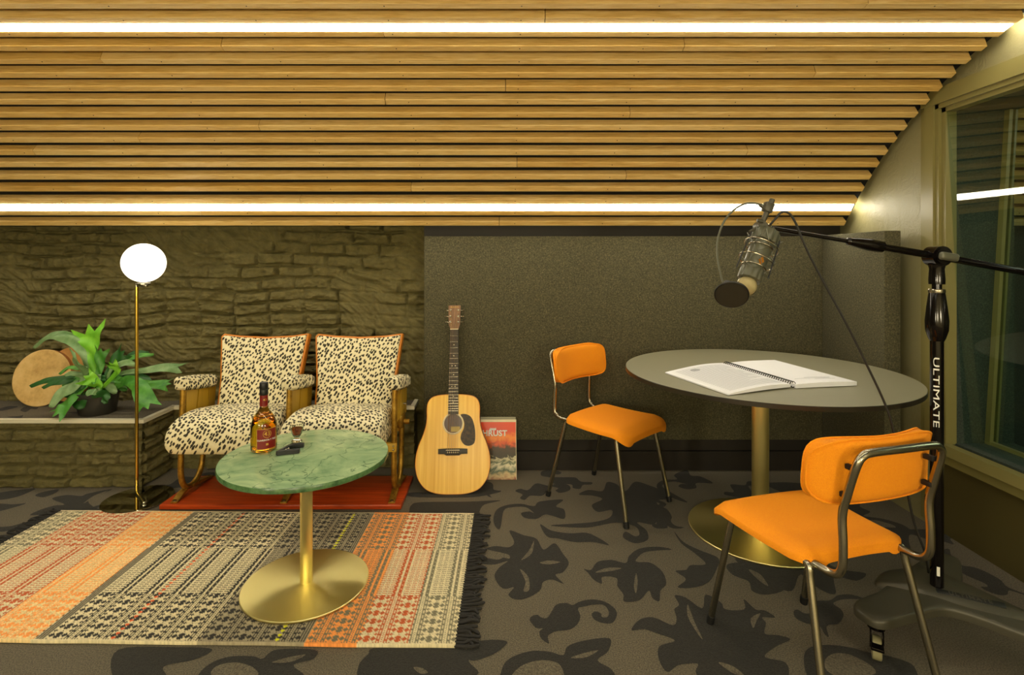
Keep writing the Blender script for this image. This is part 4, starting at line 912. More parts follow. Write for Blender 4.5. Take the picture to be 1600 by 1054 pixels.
for i in range(9):
    x = .170 + i * .004; mb.add([(x, .262, .0009), (x + .003, .262 + .002 * rnd.random(), .0009), (x + .006, .276 + .004 * rnd.random(), .0009), (x + .002, .272, .0009)], [(0, 1, 2, 3)], 0, Ms)
mb.box((.168, .266, .0006), (.208, .271, .0009), 0, Ms)
build('logo', mb, M_white, t, smooth=0, label='small jagged white logo above the title')
sleeve(-.257, 2.985, .012, .333, .004, 'grey record sleeve showing above the red cover, behind the guitar', Mat('grey_card', (150, 148, 124), .6))

# ------------------------------------------------------------------ things on the marble table
TZ = .497
t = thing('liqueur_bottle', 'bottle of golden liqueur with dark red label on the marble table', 'bottle', (-.921, 2.066, TZ))
R_ = .0475
prof = [(0, .004), (.030, .003), (.040, .001), (R_ - .001, .004), (R_, .012), (R_, .095), (R_ - .004, .112), (.038, .128), (.027, .144), (.018, .157), (.0135, .17), (.0135, .214), (0, .214)]
build('glass_body', MB().lathe(prof, 64), M_amberglass, t, local=True, smooth=50, label='amber liqueur bottle body')
pin = [(0, .010), (.036, .010), (R_ - .004, .014), (R_ - .004, .095), (R_ - .007, .110), (.033, .124), (.024, .138), (0, .138)]
build('liqueur', MB().lathe(pin, 64), M_amber, t, local=True, smooth=50, label='golden liqueur inside')
build('cap', MB().lathe([(.0150, .212), (.0158, .214), (.0158, .232), (.0150, .2335), (.0158, .235), (.0158, .258), (.0145, .260), (0, .260)], 32), M_blackm, t, local=True)
build('neck_label', MB().lathe([(.0146, .170), (.0150, .1705), (.0150, .2135), (.0146, .214)], 32), M_redlab, t, local=True)
def curved(r, a0, a1, z0, z1, n=14):
    m = MB(); vs = []
    for i in range(n + 1):
        a = a0 + (a1 - a0) * i / n; vs += [(r * math.cos(a), r * math.sin(a), z0), (r * math.cos(a), r * math.sin(a), z1)]
    return m.add(vs, [(2 * i, 2 * i + 2, 2 * i + 3, 2 * i + 1) for i in range(n)])
af = math.radians(-52)
build('body_label', curved(R_ + .0006, af - .78, af + .78, .016, .092), M_redlab, t, local=True, smooth=60)
mb = MB()
for a0, a1, z0, z1 in ((-.80, .80, .015, .017), (-.80, .80, .091, .093), (-.80, -.76, .015, .093), (.76, .80, .015, .093)):
    c_ = curved(R_ + .0008, af + a0, af + a1, z0, z1); mb.add(c_.v, c_.f)
build('label_border', mb, M_goldp, t, local=True)
def wrap_text(body, size, r, a, z, mat, name='lettering'):
    o = text(name, body, size, Matrix.Identity(4), mat, None, .00008)
    for v in o.data.vertices:
        x, y, zz = v.co; an = a + x / r; v.co = ((r + .0009 + zz) * math.cos(an), (r + .0009 + zz) * math.sin(an), z + y)
    o.parent = t; WM[o.name] = WM[t.name]; return o
wrap_text('43', .022, R_, af, .073, M_goldp); wrap_text('CUARENTA Y TRES', .0085, R_, af, .050, M_white); wrap_text('43', .012, .015, af, .195, M_goldp)
c_ = MB().tube([((R_ + .001) * math.cos(af + .3 * math.cos(k * PI / 12)), (R_ + .001) * math.sin(af + .3 * math.cos(k * PI / 12)), .073 + .014 * math.sin(k * PI / 12)) for k in range(24)], .0008, 5, closed=True)
build('label_ring', c_, M_goldp, t, local=True)
build('label_star', curved(R_ + .0010, af - .09, af + .09, .030, .038, 4), M_goldp, t, local=True)

t = thing('cordial_glass', 'small glass of dark amber drink on the marble table', 'glass', (-.828, 2.155, TZ))
g = [(0, .001), (.019, .001), (.021, .003), (.020, .006), (.008, .014), (.010, .019), (.020, .034), (.0255, .055), (.027, .076), (.0262, .0765), (.0245, .056), (.019, .036), (.007, .022), (0, .020)]
build('glass_body', MB().lathe(g, 48), M_glass, t, local=True, smooth=60)
build('drink', MB().lathe([(0, .0205), (.0065, .0225), (.0185, .0362), (.0236, .055), (0, .055)], 40), M_whisky, t, local=True, smooth=50, label='dark amber drink')

t = thing('guitar_capo', 'small black guitar capo lying on the marble table', 'capo', (-.812, 2.045, TZ), math.radians(8))
mb = MB().prism([(-.042, -.036), (-.036, -.042), (.040, -.028), (.040, -.012), (-.026, -.022)], .001, .016, 0, None, .001, 1); build('arm', mb, M_blackm, t, local=True)
mb = MB().prism([(-.042, -.036), (-.032, -.038), (-.004, .024), (.004, .030), (.042, .034), (.042, .050), (.0, .048), (-.014, .034)], .001, .016, 0, None, .001, 1); build('arm', mb, M_blackm, t, local=True)
build('spring', MB().tube(spline([(-.030, -.024, .009), (-.016, -.004, .009), (-.006, .012, .009), (.0, -.004, .009)], 4), .002, 6), M_chrome, t, local=True)

# ------------------------------------------------------------------ spiral bound script
def script_book():
    t = thing('spiral_notebook', 'open spiral bound script with white pages on the big table', 'notebook', (1.09, 2.30, .725))
    zt = .7262
    def page(a, b, c, d, name, curl, th0, th1, sgn):
        # a outer-far, b spine-far, c spine-near, d outer-near
        nu_, nv_ = 16, 10; top = []; A, B, C_, D = [Vector((*p, 0)) for p in (a, b, c, d)]
        for i in range(nu_ + 1):
            s = i / nu_
            for j in range(nv_ + 1):
                v = j / nv_; p = (A * (1 - s) + B * s) * (1 - v) + (D * (1 - s) + C_ * s) * v
                z = zt + th0 + curl * math.sin(PI * s * .9 + .1) ** 1 * (1 if sgn > 0 else .8) * (.5 + .5 * s) + (th1 - th0) * s
                top.append((p.x, p.y, z))
        n_ = nv_ + 1; L = len(top); vs = top + [(x, y, zt + .0004 + max(0, (z - zt - th0)) * .25) for x, y, z in top]; fs = []
        for i in range(nu_):
            for j in range(nv_):
                q = (i * n_ + j, (i + 1) * n_ + j, (i + 1) * n_ + j + 1, i * n_ + j + 1); fs += [q, tuple(L + k for k in q[::-1])]
        rg = [j for j in range(nv_ + 1)] + [i * n_ + nv_ for i in range(1, nu_ + 1)] + [nu_ * n_ + j for j in range(nv_ - 1, -1, -1)] + [i * n_ for i in range(nu_ - 1, 0, -1)]
        m = len(rg)
        for k in range(m): fs.append((rg[k], rg[(k + 1) % m], L + rg[(k + 1) % m], L + rg[k]))
        o = build(name, MB().add(vs, fs), M_paper, t, smooth=40, recalc=True)
        def surf(s, v, dz=.0006):
            p = (A * (1 - s) + B * s) * (1 - v) + (D * (1 - s) + C_ * s) * v
            z = zt + th0 + curl * math.sin(PI * s * .9 + .1) * (1 if sgn > 0 else .8) * (.5 + .5 * s) + (th1 - th0) * s + dz
            return (p.x, p.y, z)
        return o, surf
    a, b, c, d = (.722, 2.372), (1.045, 2.535), (1.135, 2.105), (.838, 1.985)
    o, sf = page(a, b, c, d, 'page_stack', .014, .005, .012, 1)
    mb = MB(); rnd = random.Random(4)
    for k in range(30):
        v = .08 + k * .029; e = .92 - (.3 * rnd.random() if rnd.random() < .3 else 0)
        pts = [sf(.10 + (e - .10) * q / 8, v) for q in range(9)] + [sf(.10 + (e - .10) * q / 8, v + .007) for q in range(8, -1, -1)]
        mb.add(pts, [(q, q + 1, 16 - q, 17 - q) for q in range(8)])
    pts = [sf(.35 + .07 * math.cos(q * PI / 8), .16 + .05 * math.sin(q * PI / 8), .0008) for q in range(16)]; mb.add(pts, [tuple(range(16))])
    build('printed_lines', mb, M_ink, o, smooth=0, recalc=False)
    a, b, c, d = (1.325, 2.605), (1.062, 2.53), (1.150, 2.095), (1.418, 2.140)
    o, sf = page(a, b, c, d, 'page_stack', .006, .016, .014, 1)
    mb = MB()
    for v, e0, e1 in ((.80, .15, .6), (.83, .2, .8), (.86, .15, .5)):
        pts = [sf(e0 + (e1 - e0) * q / 8, v) for q in range(9)] + [sf(e0 + (e1 - e0) * q / 8, v + .008) for q in range(8, -1, -1)]; mb.add(pts, [(q, q + 1, 16 - q, 17 - q) for q in range(8)])
    build('printed_lines', mb, M_ink, o, smooth=0)
    mb = MB(); A = Vector((1.053, 2.53, zt + .012)); B = Vector((1.143, 2.10, zt + .014)); ax = (B - A).normalized(); sd = ax.cross(Vector((0, 0, 1))); n_ = 34
    for i in range(n_):
        cc = A.lerp(B, (i + .5) / n_); mb.tube([cc + sd * .012 * math.cos(k * PI / 6) + Vector((0, 0, .0115 * math.sin(k * PI / 6))) + ax * .004 * (k / 12) for k in range(12)], .0016, 5)
    build('spiral_binding', mb, M_blackm, t)
script_book()

# ------------------------------------------------------------------ microphone stand
M_wheel = Mat('grey_wheel', (150, 144, 108), .3)
def mic_stand():
    bx, by = 1.421, 1.75
    t = thing('microphone_stand', 'black boom microphone stand on a wheeled base right of the table', 'microphone stand', (bx, by, 0))
    # base
    bm = MB(); arms = [(198, .325), (311, .45), (48, .33)]
    out = []
    for i, (a, L) in enumerate(arms):
        a_ = math.radians(a); nx_ = math.radians(arms[(i + 1) % 3][0]); d = Vector((math.cos(a_), math.sin(a_))); s_ = Vector((-d.y, d.x))
        out += [d * L * .55 - s_ * .060, d * L * .93 - s_ * .048, d * L, d * L * .93 + s_ * .048, d * L * .55 + s_ * .060]
        mid = (a_ + (nx_ if nx_ > a_ else nx_ + 2 * PI)) / 2; out.append(Vector((math.cos(mid), math.sin(mid))) * .105)
    sp = spline([(p.x, p.y, 0) for p in out], 5, True); sp = [(p.x, p.y) for p in sp]
    def ztop(r): return .162 - .020 * min(r / .34, 1) ** .8 - (.004 if r > .34 else 0)
    rings = [(1.0, -.028), (1.0, -.010), (.985, -.003), (.95, 0), (.8, .0), (.6, .0), (.4, .0), (.2, .0)]; vs = []; m = len(sp)
    for k, dz in rings:
        for (x, y) in sp: vs.append((bx + x * k, by + y * k, ztop(math.hypot(x * k, y * k)) + dz))
    fs = [(i * m + j, i * m + (j + 1) % m, (i + 1) * m + (j + 1) % m, (i + 1) * m + j) for i in range(len(rings) - 1) for j in range(m)]
    fs += [tuple(range(m))[::-1], tuple(range((len(rings) - 1) * m, len(rings) * m))]
    bm.add(vs, fs); base = build('base', bm, M_iron, t, smooth=50, recalc=True, label='dark grey three-armed cast base')
    # raised hub
    hb = MB(); hv = []
    out = [Vector((-.17, .045)), Vector((-.115, -.005)), Vector((.03, -.11)), Vector((.20, -.16)), Vector((.19, -.09)), Vector((.14, .02)), Vector((.075, .15)), Vector((-.0, .13)), Vector((-.10, .11))]
    sp2 = spline([(p.x, p.y, 0) for p in out], 5, True); n2 = len(sp2)
    for k, z in ((1.0, .138), (.97, .148), (.88, .156), (.5, .162), (.2, .166)): hv += [(bx + p.x * k, by + p.y * k, z + (.0)) for p in sp2]
    hb.add(hv, [(i * n2 + j, i * n2 + (j + 1) % n2, (i + 1) * n2 + (j + 1) % n2, (i + 1) * n2 + j) for i in range(4) for j in range(n2)] + [tuple(range(4 * n2, 5 * n2))])
    build('hub_cover', hb, M_iron, base, smooth=50, recalc=True)
    dv = Vector((.84, -.42, 0)).normalized(); nz = Vector((0, 0, 1)); up = Vector((-dv.y * -1, dv.x * -1, 0)) ; up = Vector((.42, .84, 0)).normalized()
    Mt = frame((bx + .055, by - .062, .164), dv, (up + Vector((0, 0, .25))), dv.cross(up + Vector((0, 0, .25))))
    build('name_plate', MB().rbox((-.085, -.011, -.006), (.085, .011, .001), .002, 2, 0, Mt), M_blackm, base)
    text('lettering', 'ULTIMATE', .019, Mt @ Matrix.Translation((0, 0, .0016)), M_iron, base, .0006, spacing=1.3)
    for (a, L) in arms:
        a_ = math.radians(a); c = Vector((bx + math.cos(a_) * (L - .055), by + math.sin(a_) * (L - .055), 0)); d = Vector((math.cos(a_ + .7), math.sin(a_ + .7), 0)); s_ = Vector((-d.y, d.x, 0))
        w_ = MB().cyl((c.x, c.y, .086), (c.x, c.y, .112), .024, 20).cyl((c.x, c.y, .11), (c.x, c.y, .14), .009, 12); o_ = c + d * .022
        for q in (-1, 1):
            w_.prism([(-.030, .086), (.026, .092), (.030, .074), (.014, .036), (-.006, .026), (-.020, .05)], q * .016 - .002, q * .016 + .002, 0, frame(c + d * .014, d, (0, 0, 1), s_), 0)
        w_.rbox((-.004, -.017, .052), (.052, .017, .062), .003, 2, 0, frame(c + d * .02, d, s_, (0, 0, 1)))
        cs_ = build('caster', w_, M_gloss, t, smooth=40, recalc=True)
        wh = MB(); wh.tube([o_ + s_ * q + Vector((0, 0, .0365)) for q in (-.013, -.011, .011, .013)], [.029, .034, .034, .029], 32)
        build('wheel', wh, M_wheel, cs_, smooth=40)
    # poles
    build('lower_pole', MB().cyl((bx, by, .15), (bx, by, .985), .0185, 64), M_gloss, t)
    build('upper_pole', MB().cyl((bx, by, .98), (bx, by, 1.215), .0135, 24), M_gloss, t)
    gp = [(.0195, .965), (.024, .975), (.031, 1.00), (.032, 1.03), (.028, 1.075), (.023, 1.115), (.021, 1.125)]
    build('clutch_grip', MB().lathe(gp, 40, 0, None, (bx, by, 0)), M_gloss, t, smooth=60)
    build('grip_collar', MB().lathe([(.0225, 1.122), (.023, 1.124), (.023, 1.132), (.0215, 1.134)], 32, 0, None, (bx, by, 0)), M_chrome, t)
    build('sticker', curved(.0187, math.radians(-120), math.radians(-95), .17, .20, 4), M_white, t).data.transform(Matrix.Translation((bx, by, 0)) @ Matrix.Identity(4)) if False else None
    s_ = curved(.0189, math.radians(-130), math.radians(-104), .205, .235, 4); s_.v = [(x + bx, y + by, z) for x, y, z in s_.v]; build('sticker', s_, M_white, t, smooth=60)
    # vertical lettering
    o = text('lettering', 'ULTIMATE', .050, Matrix.Rotation(-PI / 2, 4, 'Z'), M_white, None, .0002, spacing=1.0, bold=.0)
    bm_ = bmesh.new(); bm_.from_mesh(o.data); bmesh.ops.triangulate(bm_, faces=bm_.faces[:]); bmesh.ops.subdivide_edges(bm_, edges=[e for e in bm_.edges if e.calc_length() > .004], cuts=6, use_grid_fill=True); bmesh.ops.triangulate(bm_, faces=bm_.faces[:]); bm_.to_mesh(o.data); bm_.free()
    a0 = math.radians(-136)
    for v in o.data.vertices:
        x, y, z = v.co; an = a0 + x * .45 / .0185; v.co = ((.0190 + z) * math.cos(an) + bx, (.0191 + z) * math.sin(an) + by, .80 + y * 1.0)
    o.data.transform(WM[t.name].inverted()); o.parent = t; WM[o.name] = WM[t.name]
    # boom
    pv = Vector((bx, by, 1.2415)); L_ = at(1209, 357, 1.75); R2 = Vector((2.0, 1.62, 1.165)) if False else None
    d = (L_ - pv).normalized(); mid1 = pv + (L_ - pv) * .335; mid2 = pv + (L_ - pv) * .545
    rt = Vector((1.90, 1.75, 1.155)); 
    build('boom_arm', MB().cyl(mid2 + (pv - L_) * 0, L_, .0075, 20), M_gloss, t)
    build('boom_tube', MB().cyl(rt, mid1, .0125, 24), M_gloss, t) if False else build('boom_tube', MB().tube([rt, pv, mid1], .0118, 24), M_gloss, t)
    ax = (mid2 - mid1); gpn = [mid1 + ax * q for q in (-.03, 0, .15, .4, .7, .92, 1.0, 1.04)]
    build('boom_grip', MB().tube(gpn, [.013, .0185, .020, .0205, .0165, .0125, .0125, .009], 28), M_gloss, t, smooth=50)
    mb = MB().cyl(pv + Vector((0, .024, 0)), pv + Vector((0, -.024, 0)), .0325, 40).cyl(pv + Vector((0, -.024, 0)), pv + Vector((0, -.031, 0)), .026, 32)
    kn = build('pivot_clamp', mb, M_gloss, t, smooth=40)
    build('wing_knob', MB().rbox((-.030, -.010, -.013), (.030, .010, .013), .009, 4, 0, frame(pv + Vector((.006, -.040, -.002)), (1, 0, -.15), (0, 1, 0), (.15, 0, 1))), M_micg, kn, smooth=60)
    build('pivot_neck', MB().lathe([(.022, 1.150), (.0225, 1.165), (.0205, 1.20), (.024, 1.215)], 32, 0, None, (bx, by, 0)), M_gloss, t)
    return L_
tip = mic_stand()

# ------------------------------------------------------------------ microphone, shock mount, pop filter, cable
def mic():
    Ym = 1.73
    T0 = at(1206, 352, Ym); A = at(1198, 362, Ym); B = at(1159, 436, Ym - .0)
    B = B + Vector((0, -.05, 0)); ax = (B - A).normalized(); L = (B - A).length
    t = thing('studio_microphone', 'grey studio microphone hanging head down from the boom arm', 'microphone', (A.x, A.y, B.z - .05))
    W = ax; X_ = W.cross(Vector((0, 1, 0))).normalized(); Y_ = W.cross(X_); M_ = frame(A, X_, Y_, W)
    # ribbed cap
    rb = []
    for k in range(96):
        a = 2 * PI * k / 96; r = .0400 + .0018 * math.cos(12 * a); rb.append((r * math.cos(a), r * math.sin(a)))
    build('end_cap', MB().prism(rb, 0, .042, 0, M_, .003, 2), M_micg, t, smooth=40)
    build('body', MB().lathe([(.030, .042), (.0335, .045), (.0335, L - .035)], 48, 0, M_), M_micg, t, smooth=40)
    rb2 = [(x * .86, y * .86) for x, y in rb]
    build('lower_cap', MB().prism(rb2, L - .036, L, 0, M_, .002, 2), M_micg, t, smooth=40)
    build('capsule', MB().ball((0, 0, L + .022), .030, 0, 32, M_), M_mesh, t, smooth=80, label='pale round capsule head')
    build('capsule_ring', MB().tube([M_ @ Vector((.0305 * math.cos(k * PI / 20), 0, L + .022 + .0305 * math.sin(k * PI / 20))) for k in range(40)], .003, 8, closed=True), M_chrome, t)
    bd = MB().prism([(-.008, .0), (0, -.013), (.008, 0), (0, .013)], -.0012, .0012, 0, M_ @ frame((-.0, .0, 0), (1, 0, 0), (0, 0, 1), (0, -1, 0)) @ Matrix.Translation((0, L * .66, .0)) )
    # badge sits on the camera side of the body
    side = Vector((0, -1, 0)); side = (side - ax * side.dot(ax)).normalized(); c = A + ax * L * .66 + side * .0338; xb = ax.cross(side).normalized()
    build('badge', MB().prism([(-.009, 0), (0, -.015), (.009, 0), (0, .015)], -.0008, .0010, 0, frame(c, xb, ax, side)), M_amberb, t, smooth=0, recalc=True)
    build('connector', MB().tube([A - ax * .026, A - ax * .020, A], [.008, .011, .011], 20), M_chrome, t)
    # shock mount
    s = thing('shock_mount', 'wire and elastic cradle around the microphone', 'shock mount', (A.x, A.y, A.z - .1))
    def ring(d, r, rad, tilt=0):
        return [M_ @ Vector((r * math.cos(k * PI / 16), r * math.sin(k * PI / 16), d + tilt * math.cos(k * PI / 16))) for k in range(32)]
    build('clip_ring', MB().tube(ring(.062, .0362, 0), .0024, 6, closed=True).tube(ring(L - .045, .0362, 0), .0024, 6, closed=True), M_chrome, s)
    build('outer_hoop', MB().tube(ring(.058, .052, 0, .004), .0022, 8, closed=True).tube(ring(L * .62, .052, 0, .004), .0022, 8, closed=True), M_chrome, s)
    mb = MB()
    for k in range(3):
        a = k * PI * 2 / 3 + .9; e = (math.cos(a), math.sin(a)); mb.tube([M_ @ Vector((.050 * e[0], .050 * e[1], .03)), M_ @ Vector((.055 * e[0], .055 * e[1], L - .015))], .0022, 6)
    build('support_rod', mb, M_blackm, s)
    mb = MB()
    for k in range(4):
        a = k * PI / 2 + .5; b = a + PI / 4; c2 = a - PI / 4
        for z0, z1 in ((.02, .062), (.10, .062), (L - .02, L - .045), (L * .55, L - .045)):
            for bb in (b, c2): mb.tube([M_ @ Vector((.054 * math.cos(a), .054 * math.sin(a), z0)), M_ @ Vector((.035 * math.cos(bb), .035 * math.sin(bb), z1))], .0012, 5)
    build('elastic_cord', mb, M_micg, s)
    k1 = at(1192, 352, Ym + .0); k2 = tip
    mb = MB().tube([M_ @ Vector((-.052, 0, .03)), at(1190, 352, Ym), k2], .0055, 10).cyl(at(1188, 354, Ym) + Vector((0, .02, 0)), at(1188, 354, Ym) + Vector((0, -.02, 0)), .016, 24)
    mb.tube([M_ @ Vector((.052, 0, .03)), at(1207, 362, Ym), k2], .004, 8)
    build('swivel_joint', mb, M_iron, s)
    # pop filter
    p = thing('pop_filter', 'round black pop filter on a gooseneck in front of the microphone', 'pop filter', (at(1143, 460, 1.67).x, 1.67, 1.1))
    pc = at(1143, 460, 1.65); nrm = Vector((-.30, -.76, -.52)).normalized(); xx = nrm.cross(Vector((0, 0, 1))).normalized(); yy = nrm.cross(xx); Mp = frame(pc, xx, yy, nrm)
    build('hoop', MB().tube([Mp @ Vector((.047 * math.cos(k * PI / 24), .047 * math.sin(k * PI / 24), 0)) for k in range(48)], .0035, 8, closed=True), M_blackm, p)
    Msc = Mat('black_gauze', (40, 38, 30), .5)
    pr_ = [(r_ / 1000, -.004 - .0012 * math.cos(r_ * .55)) for r_ in range(0, 47, 1)]
    build('gauze', MB().lathe(pr_ + [(.046, .004)], 48, 0, Mp), Msc, p, smooth=60)
    gn = [at(1132, 446, 1.665), at(1127, 432, 1.68), at(1121, 400, 1.7), at(1122, 372, 1.71), at(1133, 343, 1.72), at(1152, 324, 1.72), at(1172, 317, 1.72), at(1196, 321, 1.72)]
    build('gooseneck', MB().tube(spline(gn, 8), .0034, 8), M_micg, p, smooth=60)
    build('neck_joint', MB().rbox((-.008, -.018, -.006), (.008, .018, .006), .003, 2, 0, frame(at(1136, 446, 1.66), xx, yy, nrm)), M_blackm, p)
    ca, cb_ = at(1207, 311, 1.72), at(1189, 352, 1.73)
    mb = MB().tube([ca, at(1203, 322, 1.72)], [.008, .009], 6).rbox((-.014, -.014, -.016), (.014, .014, .016), .004, 2, 0, frame(at(1200, 324, 1.72), (1, 0, -.4), (0, 1, 0), (.4, 0, 1))).tube([at(1200, 328, 1.72), cb_], .0085, 12)
    mb.tube([at(1186, 320, 1.71), at(1198, 330, 1.71)], .004, 8).cyl(at(1183, 344, 1.71), at(1192, 346, 1.71), .006, 10)
    build('clamp', mb, M_iron, p, smooth=40)
    # cable
    cpts = [A - ax * .020, at(1213, 340, 1.72), at(1222, 331, 1.715), at(1234, 334, 1.71), at(1244, 350, 1.71), at(1254, 375, 1.71), at(1268, 405, 1.71), at(1292, 450, 1.71), at(1322, 505, 1.71), at(1352, 565, 1.71), at(1376, 615, 1.705), at(1390, 650, 1.7), at(1398, 682, 1.695), at(1412, 740, 1.695), at(1428, 815, 1.695), at(1445, 862, 1.695), Vector((1.425, 1.79, .185))]
    o = build('microphone_cable', MB().tube(spline(cpts, 6), .0036, 10), Mat('dark_cable', (30, 28, 24), .5), smooth=60); tag(o, 'thin dark cable looping from the microphone down past the table edge', 'cable')
mic()

# ------------------------------------------------------------------ frame drums
def drum(cx_, cy_, cz_, r, lean, yaw, label, sk, depth):
    t = thing('frame_drum', label, 'drum', (cx_, cy_, cz_ - r))
    M_ = Matrix.Translation((cx_, cy_, cz_)) @ Matrix.Rotation(yaw, 4, 'Z') @ Matrix.Rotation(PI / 2 - lean, 4, 'X')
    build('shell', MB().lathe([(r - .007, -depth), (r, -depth), (r, -.002), (r - .002, 0), (r - .007, 0)], 64, 0, M_), M_hoop, t, smooth=30, recalc=True)
    build('drum_skin', MB().lathe([(r - .0005, -.004), (r + .001, -.001), (r - .003, .0015), (0, .0015)], 64, 0, M_), sk, t, smooth=30)
drum(-2.735, 3.175, .530, .165, .22, .05, 'round pale drum skin leaning nearest the front on the ledge', M_skin, .03)
drum(-2.60, 3.222, .541, .160, .16, .0, 'round brown drum partly hidden behind the pale drum', M_skin2, .03)

# ------------------------------------------------------------------ staghorn fern
def fern():
    pcx, pcy, pz = -2.285, 3.02, .3675
    t = thing('potted_fern', 'green staghorn fern in a black plastic pot on the ledge', 'plant', (pcx, pcy, pz))
    prof = [(0, .002), (.085, .002), (.088, .006), (.104, .105), (.110, .107), (.111, .125), (.105, .126), (.100, .112), (.0, .110)]
    build('pot', MB().lathe(prof[:-1] + [(.098, .10), (0, .10)], 48, 0, None, (pcx, pcy, pz)), M_pot, t, smooth=40, label='black plastic pot')
    build('soil', MB().lathe([(.099, .100), (.06, .112), (0, .118)], 32, 0, None, (pcx, pcy, pz)), M_soil, t)
    O = (0, 500); S = 5.161
    def P(x, y, Y): return at(O[0] + x / S, O[1] + y / S, Y)
    rnd = random.Random(9)
    def leaf(pts, w, mat, lobes=2, flare=1.0, taper=.25, face=(0, -1, .25), name='leaf', fold=.25, wav=.006):
        c = spline(pts, 9); N = len(c); vs = []; K = 6
        f_ = Vector(face)
        for i, p in enumerate(c):
            s = i / (N - 1); tg = (c[min(i + 1, N - 1)] - c[max(i - 1, 0)]).normalized()
            sd = tg.cross(f_).normalized(); up = sd.cross(tg).normalized()
            ww = w * (taper + (1 - taper) * min(1, s * 1.6) ** 1.3) * (1 if s < .55 else 1 + (flare - 1) * (s - .55) / .45)
            if lobes == 0: ww *= math.sqrt(max(0, 1 - s ** 3)) + .04
            if lobes == 1: ww *= (max(0, 1 - s ** 4)) ** .6 + .05
            for k in range(K + 1):
                u = -1 + 2 * k / K
                vs.append(p + sd * u * ww / 2 + up * (fold * ww * (1 - u * u) * .4 + wav * math.sin(s * 14 + u * 3)))
        # jagged tips
        tg = (c[-1] - c[-2]).normalized(); tips = []
        fs = [(i * (K + 1) + k, i * (K + 1) + k + 1, (i + 1) * (K + 1) + k + 1, (i + 1) * (K + 1) + k) for i in range(N - 1) for k in range(K)]
        mb = MB(); 
        if lobes >= 2:
            e0 = (N - 1) * (K + 1); ww = (vs[-1] - vs[e0]).length
            groups = [(0, 2), (2, 4), (4, 6)] if lobes == 3 else [(0, 3), (3, 6)]
            sdv = (vs[-1] - vs[e0]).normalized()
            for gi, (a, b) in enumerate(groups):
                m_ = (vs[e0 + a] + vs[e0 + b]) / 2; sp = (gi / (len(groups) - 1) * 2 - 1)
                tipp = m_ + tg * ww * (.45 + .25 * rnd.random()) * (1.1 if lobes == 2 else .6) + sdv * sp * ww * .28
                vs.append(tipp); ti = len(vs) - 1
                for k in range(a, b): fs.append((e0 + k, e0 + k + 1, ti))
        # give the frond a little thickness
        mb.add([tuple(v) for v in vs], fs)
        n0 = len(vs); off = Vector(face).normalized() * -.0012
        mb.add([tuple(v + off) for v in vs], [tuple(reversed(f)) for f in fs])
        return build(name, mb, mat, t, smooth=70)
    B = lambda dx=0, dy=0: Vector((pcx + dx, pcy + dy, pz + .115))
    leaf([B(-.03), P(700, 330, 3.03), P(650, 230, 3.04), P(570, 150, 3.05), P(470, 120, 3.06), P(370, 150, 3.07), P(270, 225, 3.08)], .085, M_leafg, 1, .55, .3, (.2, -.6, .7))
    leaf([B(0), P(752, 370, 3.03), P(735, 250, 3.04), P(725, 160, 3.05), P(715, 100, 3.06)], .085, M_leafl, 3, 2.0, .3, (0, -1, .1), fold=-.2)
    leaf([B(.01), P(800, 440, 3.02), P(805, 340, 3.02), P(820, 250, 3.02)], .05, M_leaf, 3, 1.5, .5, (0, -1, .1))
    leaf([B(.03), P(870, 440, 3.03), P(920, 340, 3.04), P(990, 270, 3.05)], .055, M_leafd, 3, 1.6, .4)
    leaf([B(.04), P(950, 450, 3.03), P(1120, 405, 3.05), P(1300, 385, 3.07), P(1440, 385, 3.08)], .042, M_leafg, 2, 1.5, .5, (0, -.7, .6))
    leaf([B(.04), P(960, 480, 3.0), P(1150, 500, 3.0), P(1280, 520, 3.0), P(1350, 520, 3.0)], .045, M_leaf, 3, 1.6, .3, (0, -.7, .7))
    leaf([B(.05), P(1000, 490, 2.98), P(1090, 510, 2.94), P(1150, 590, 2.90), P(1190, 690, 2.86)], .085, M_leaf, 3, 1.2, .4, (.4, -1, .3))
    leaf([B(.03), P(900, 420, 3.03), P(980, 340, 3.05), P(1100, 295, 3.06), P(1240, 272, 3.08)], .05, M_leaf, 1, 1.0, .4, (0, -.6, .8))
    leaf([B(.03), P(880, 420, 3.05), P(980, 340, 3.08), P(1080, 270, 3.1), P(1200, 256, 3.12)], .045, M_leafd, 1, 1.0, .4, (0, -.6, .8))
    leaf([B(-.05), P(640, 490, 3.0), P(500, 465, 2.98), P(380, 490, 2.97), P(240, 532, 2.96)], .05, M_leafd, 1, 1.2, .3, (0, -.6, .8))
    leaf([B(-.05), P(660, 500, 3.0), P(540, 488, 2.96), P(440, 510, 2.95), P(340, 545, 2.94)], .04, M_leafd, 1, 1.2, .3, (0, -.6, .8))
    leaf([B(-.03), P(700, 430, 3.0), P(640, 385, 2.98), P(560, 385, 2.97), P(478, 435, 2.96)], .03, M_leaf, 1, 1, .5, (0, -.6, .8))
    leaf([B(-.02), P(680, 480, 3.0), P(672, 410, 2.97), P(650, 350, 2.94), P(640, 325, 2.92)], .07, M_leafg, 3, 1.9, .4, (0, -1, .4))
    leaf([B(-.05), P(680, 500, 2.98), P(590, 530, 2.93), P(500, 590, 2.90), P(400, 700, 2.87)], .085, M_leafg, 1, 1.1, .3, (-.2, -1, .6))
    leaf([B(-.05), P(700, 530, 2.97), P(600, 600, 2.92), P(530, 690, 2.87), P(475, 745, 2.85)], .075, M_leaf, 3, 1.1, .3, (-.2, -1, .4))
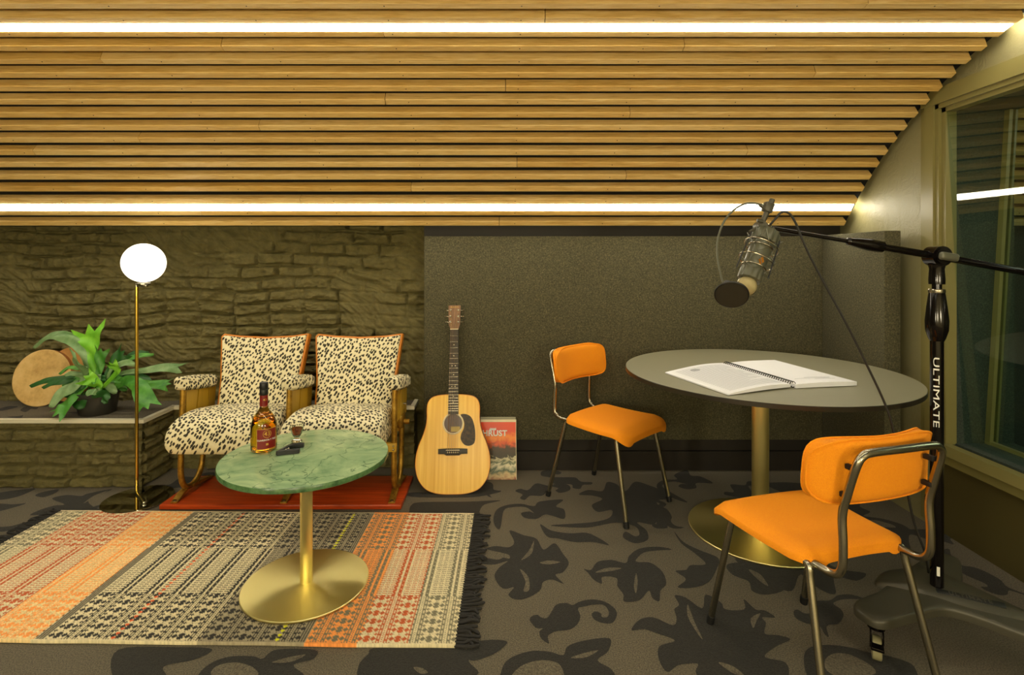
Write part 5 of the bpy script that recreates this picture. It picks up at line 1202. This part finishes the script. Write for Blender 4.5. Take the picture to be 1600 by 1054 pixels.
    leaf([B(-.02, -.03), P(800, 540, 2.96), P(750, 490, 2.93), P(700, 465, 2.91)], .055, M_leafl, 3, 1.5, .3, (.2, -1, .7))
    leaf([B(.01, -.04), P(930, 440, 2.97), P(935, 390, 2.95), P(900, 350, 2.93)], .04, M_leafl, 3, 1.4, .4)
    leaf([B(.02), P(880, 440, 3.0), P(940, 360, 2.99), P(1020, 345, 2.98), P(1090, 360, 2.97)], .05, M_leafg, 1, 1, .4, (0, -.7, .7))
    leaf([B(0, -.05), P(790, 570, 2.93), P(740, 580, 2.90), P(690, 600, 2.88)], .045, M_leafg, 1, 1, .4, (0, -1, .5))
    leaf([B(-.06), P(700, 560, 2.97), P(600, 560, 2.93), P(520, 620, 2.91)], .06, M_leafd, 1, 1, .4, (0, -1, .6))
    leaf([B(-.07), P(670, 590, 2.97), P(650, 640, 2.93), P(640, 720, 2.91)], .10, M_leafd, 1, 1, .5, (0, -1, .1))
    leaf([B(.03, -.09), P(845, 590, 2.90), P(848, 640, 2.885), P(850, 675, 2.885)], .045, M_leafd, 1, 1, .7, (0, -1, .1))
    leaf([B(.06), P(1010, 470, 3.03), P(1120, 470, 3.04), P(1190, 520, 3.04), P(1190, 560, 3.03)], .07, M_leafd, 1, 1, .4, (.3, -1, .3))
    for k in range(20):
        a = rnd.uniform(-3.0, .4); L = rnd.uniform(.10, .19); e = B() + Vector((math.cos(a) * L, math.sin(a) * L * .6, rnd.uniform(.0, .13)))
        leaf([B(), B().lerp(e, .5) + Vector((0, 0, .05)), e], rnd.uniform(.035, .055), rnd.choice([M_leafd, M_leaf, M_leaf, M_leafg]), 1, 1, .4, (0, -.8, .6))
    for k in range(5):
        a = rnd.uniform(-2.2, .2); e = B() + Vector((math.cos(a) * .11, math.sin(a) * .1 - .0, -.0 + rnd.uniform(-.03, .03)))
        leaf([B(), B().lerp(e, .6) + Vector((0, 0, .03)), e], .02, M_brownleaf, 1, 1, .5, (0, -.8, .6), 'dry_frond')
fern()
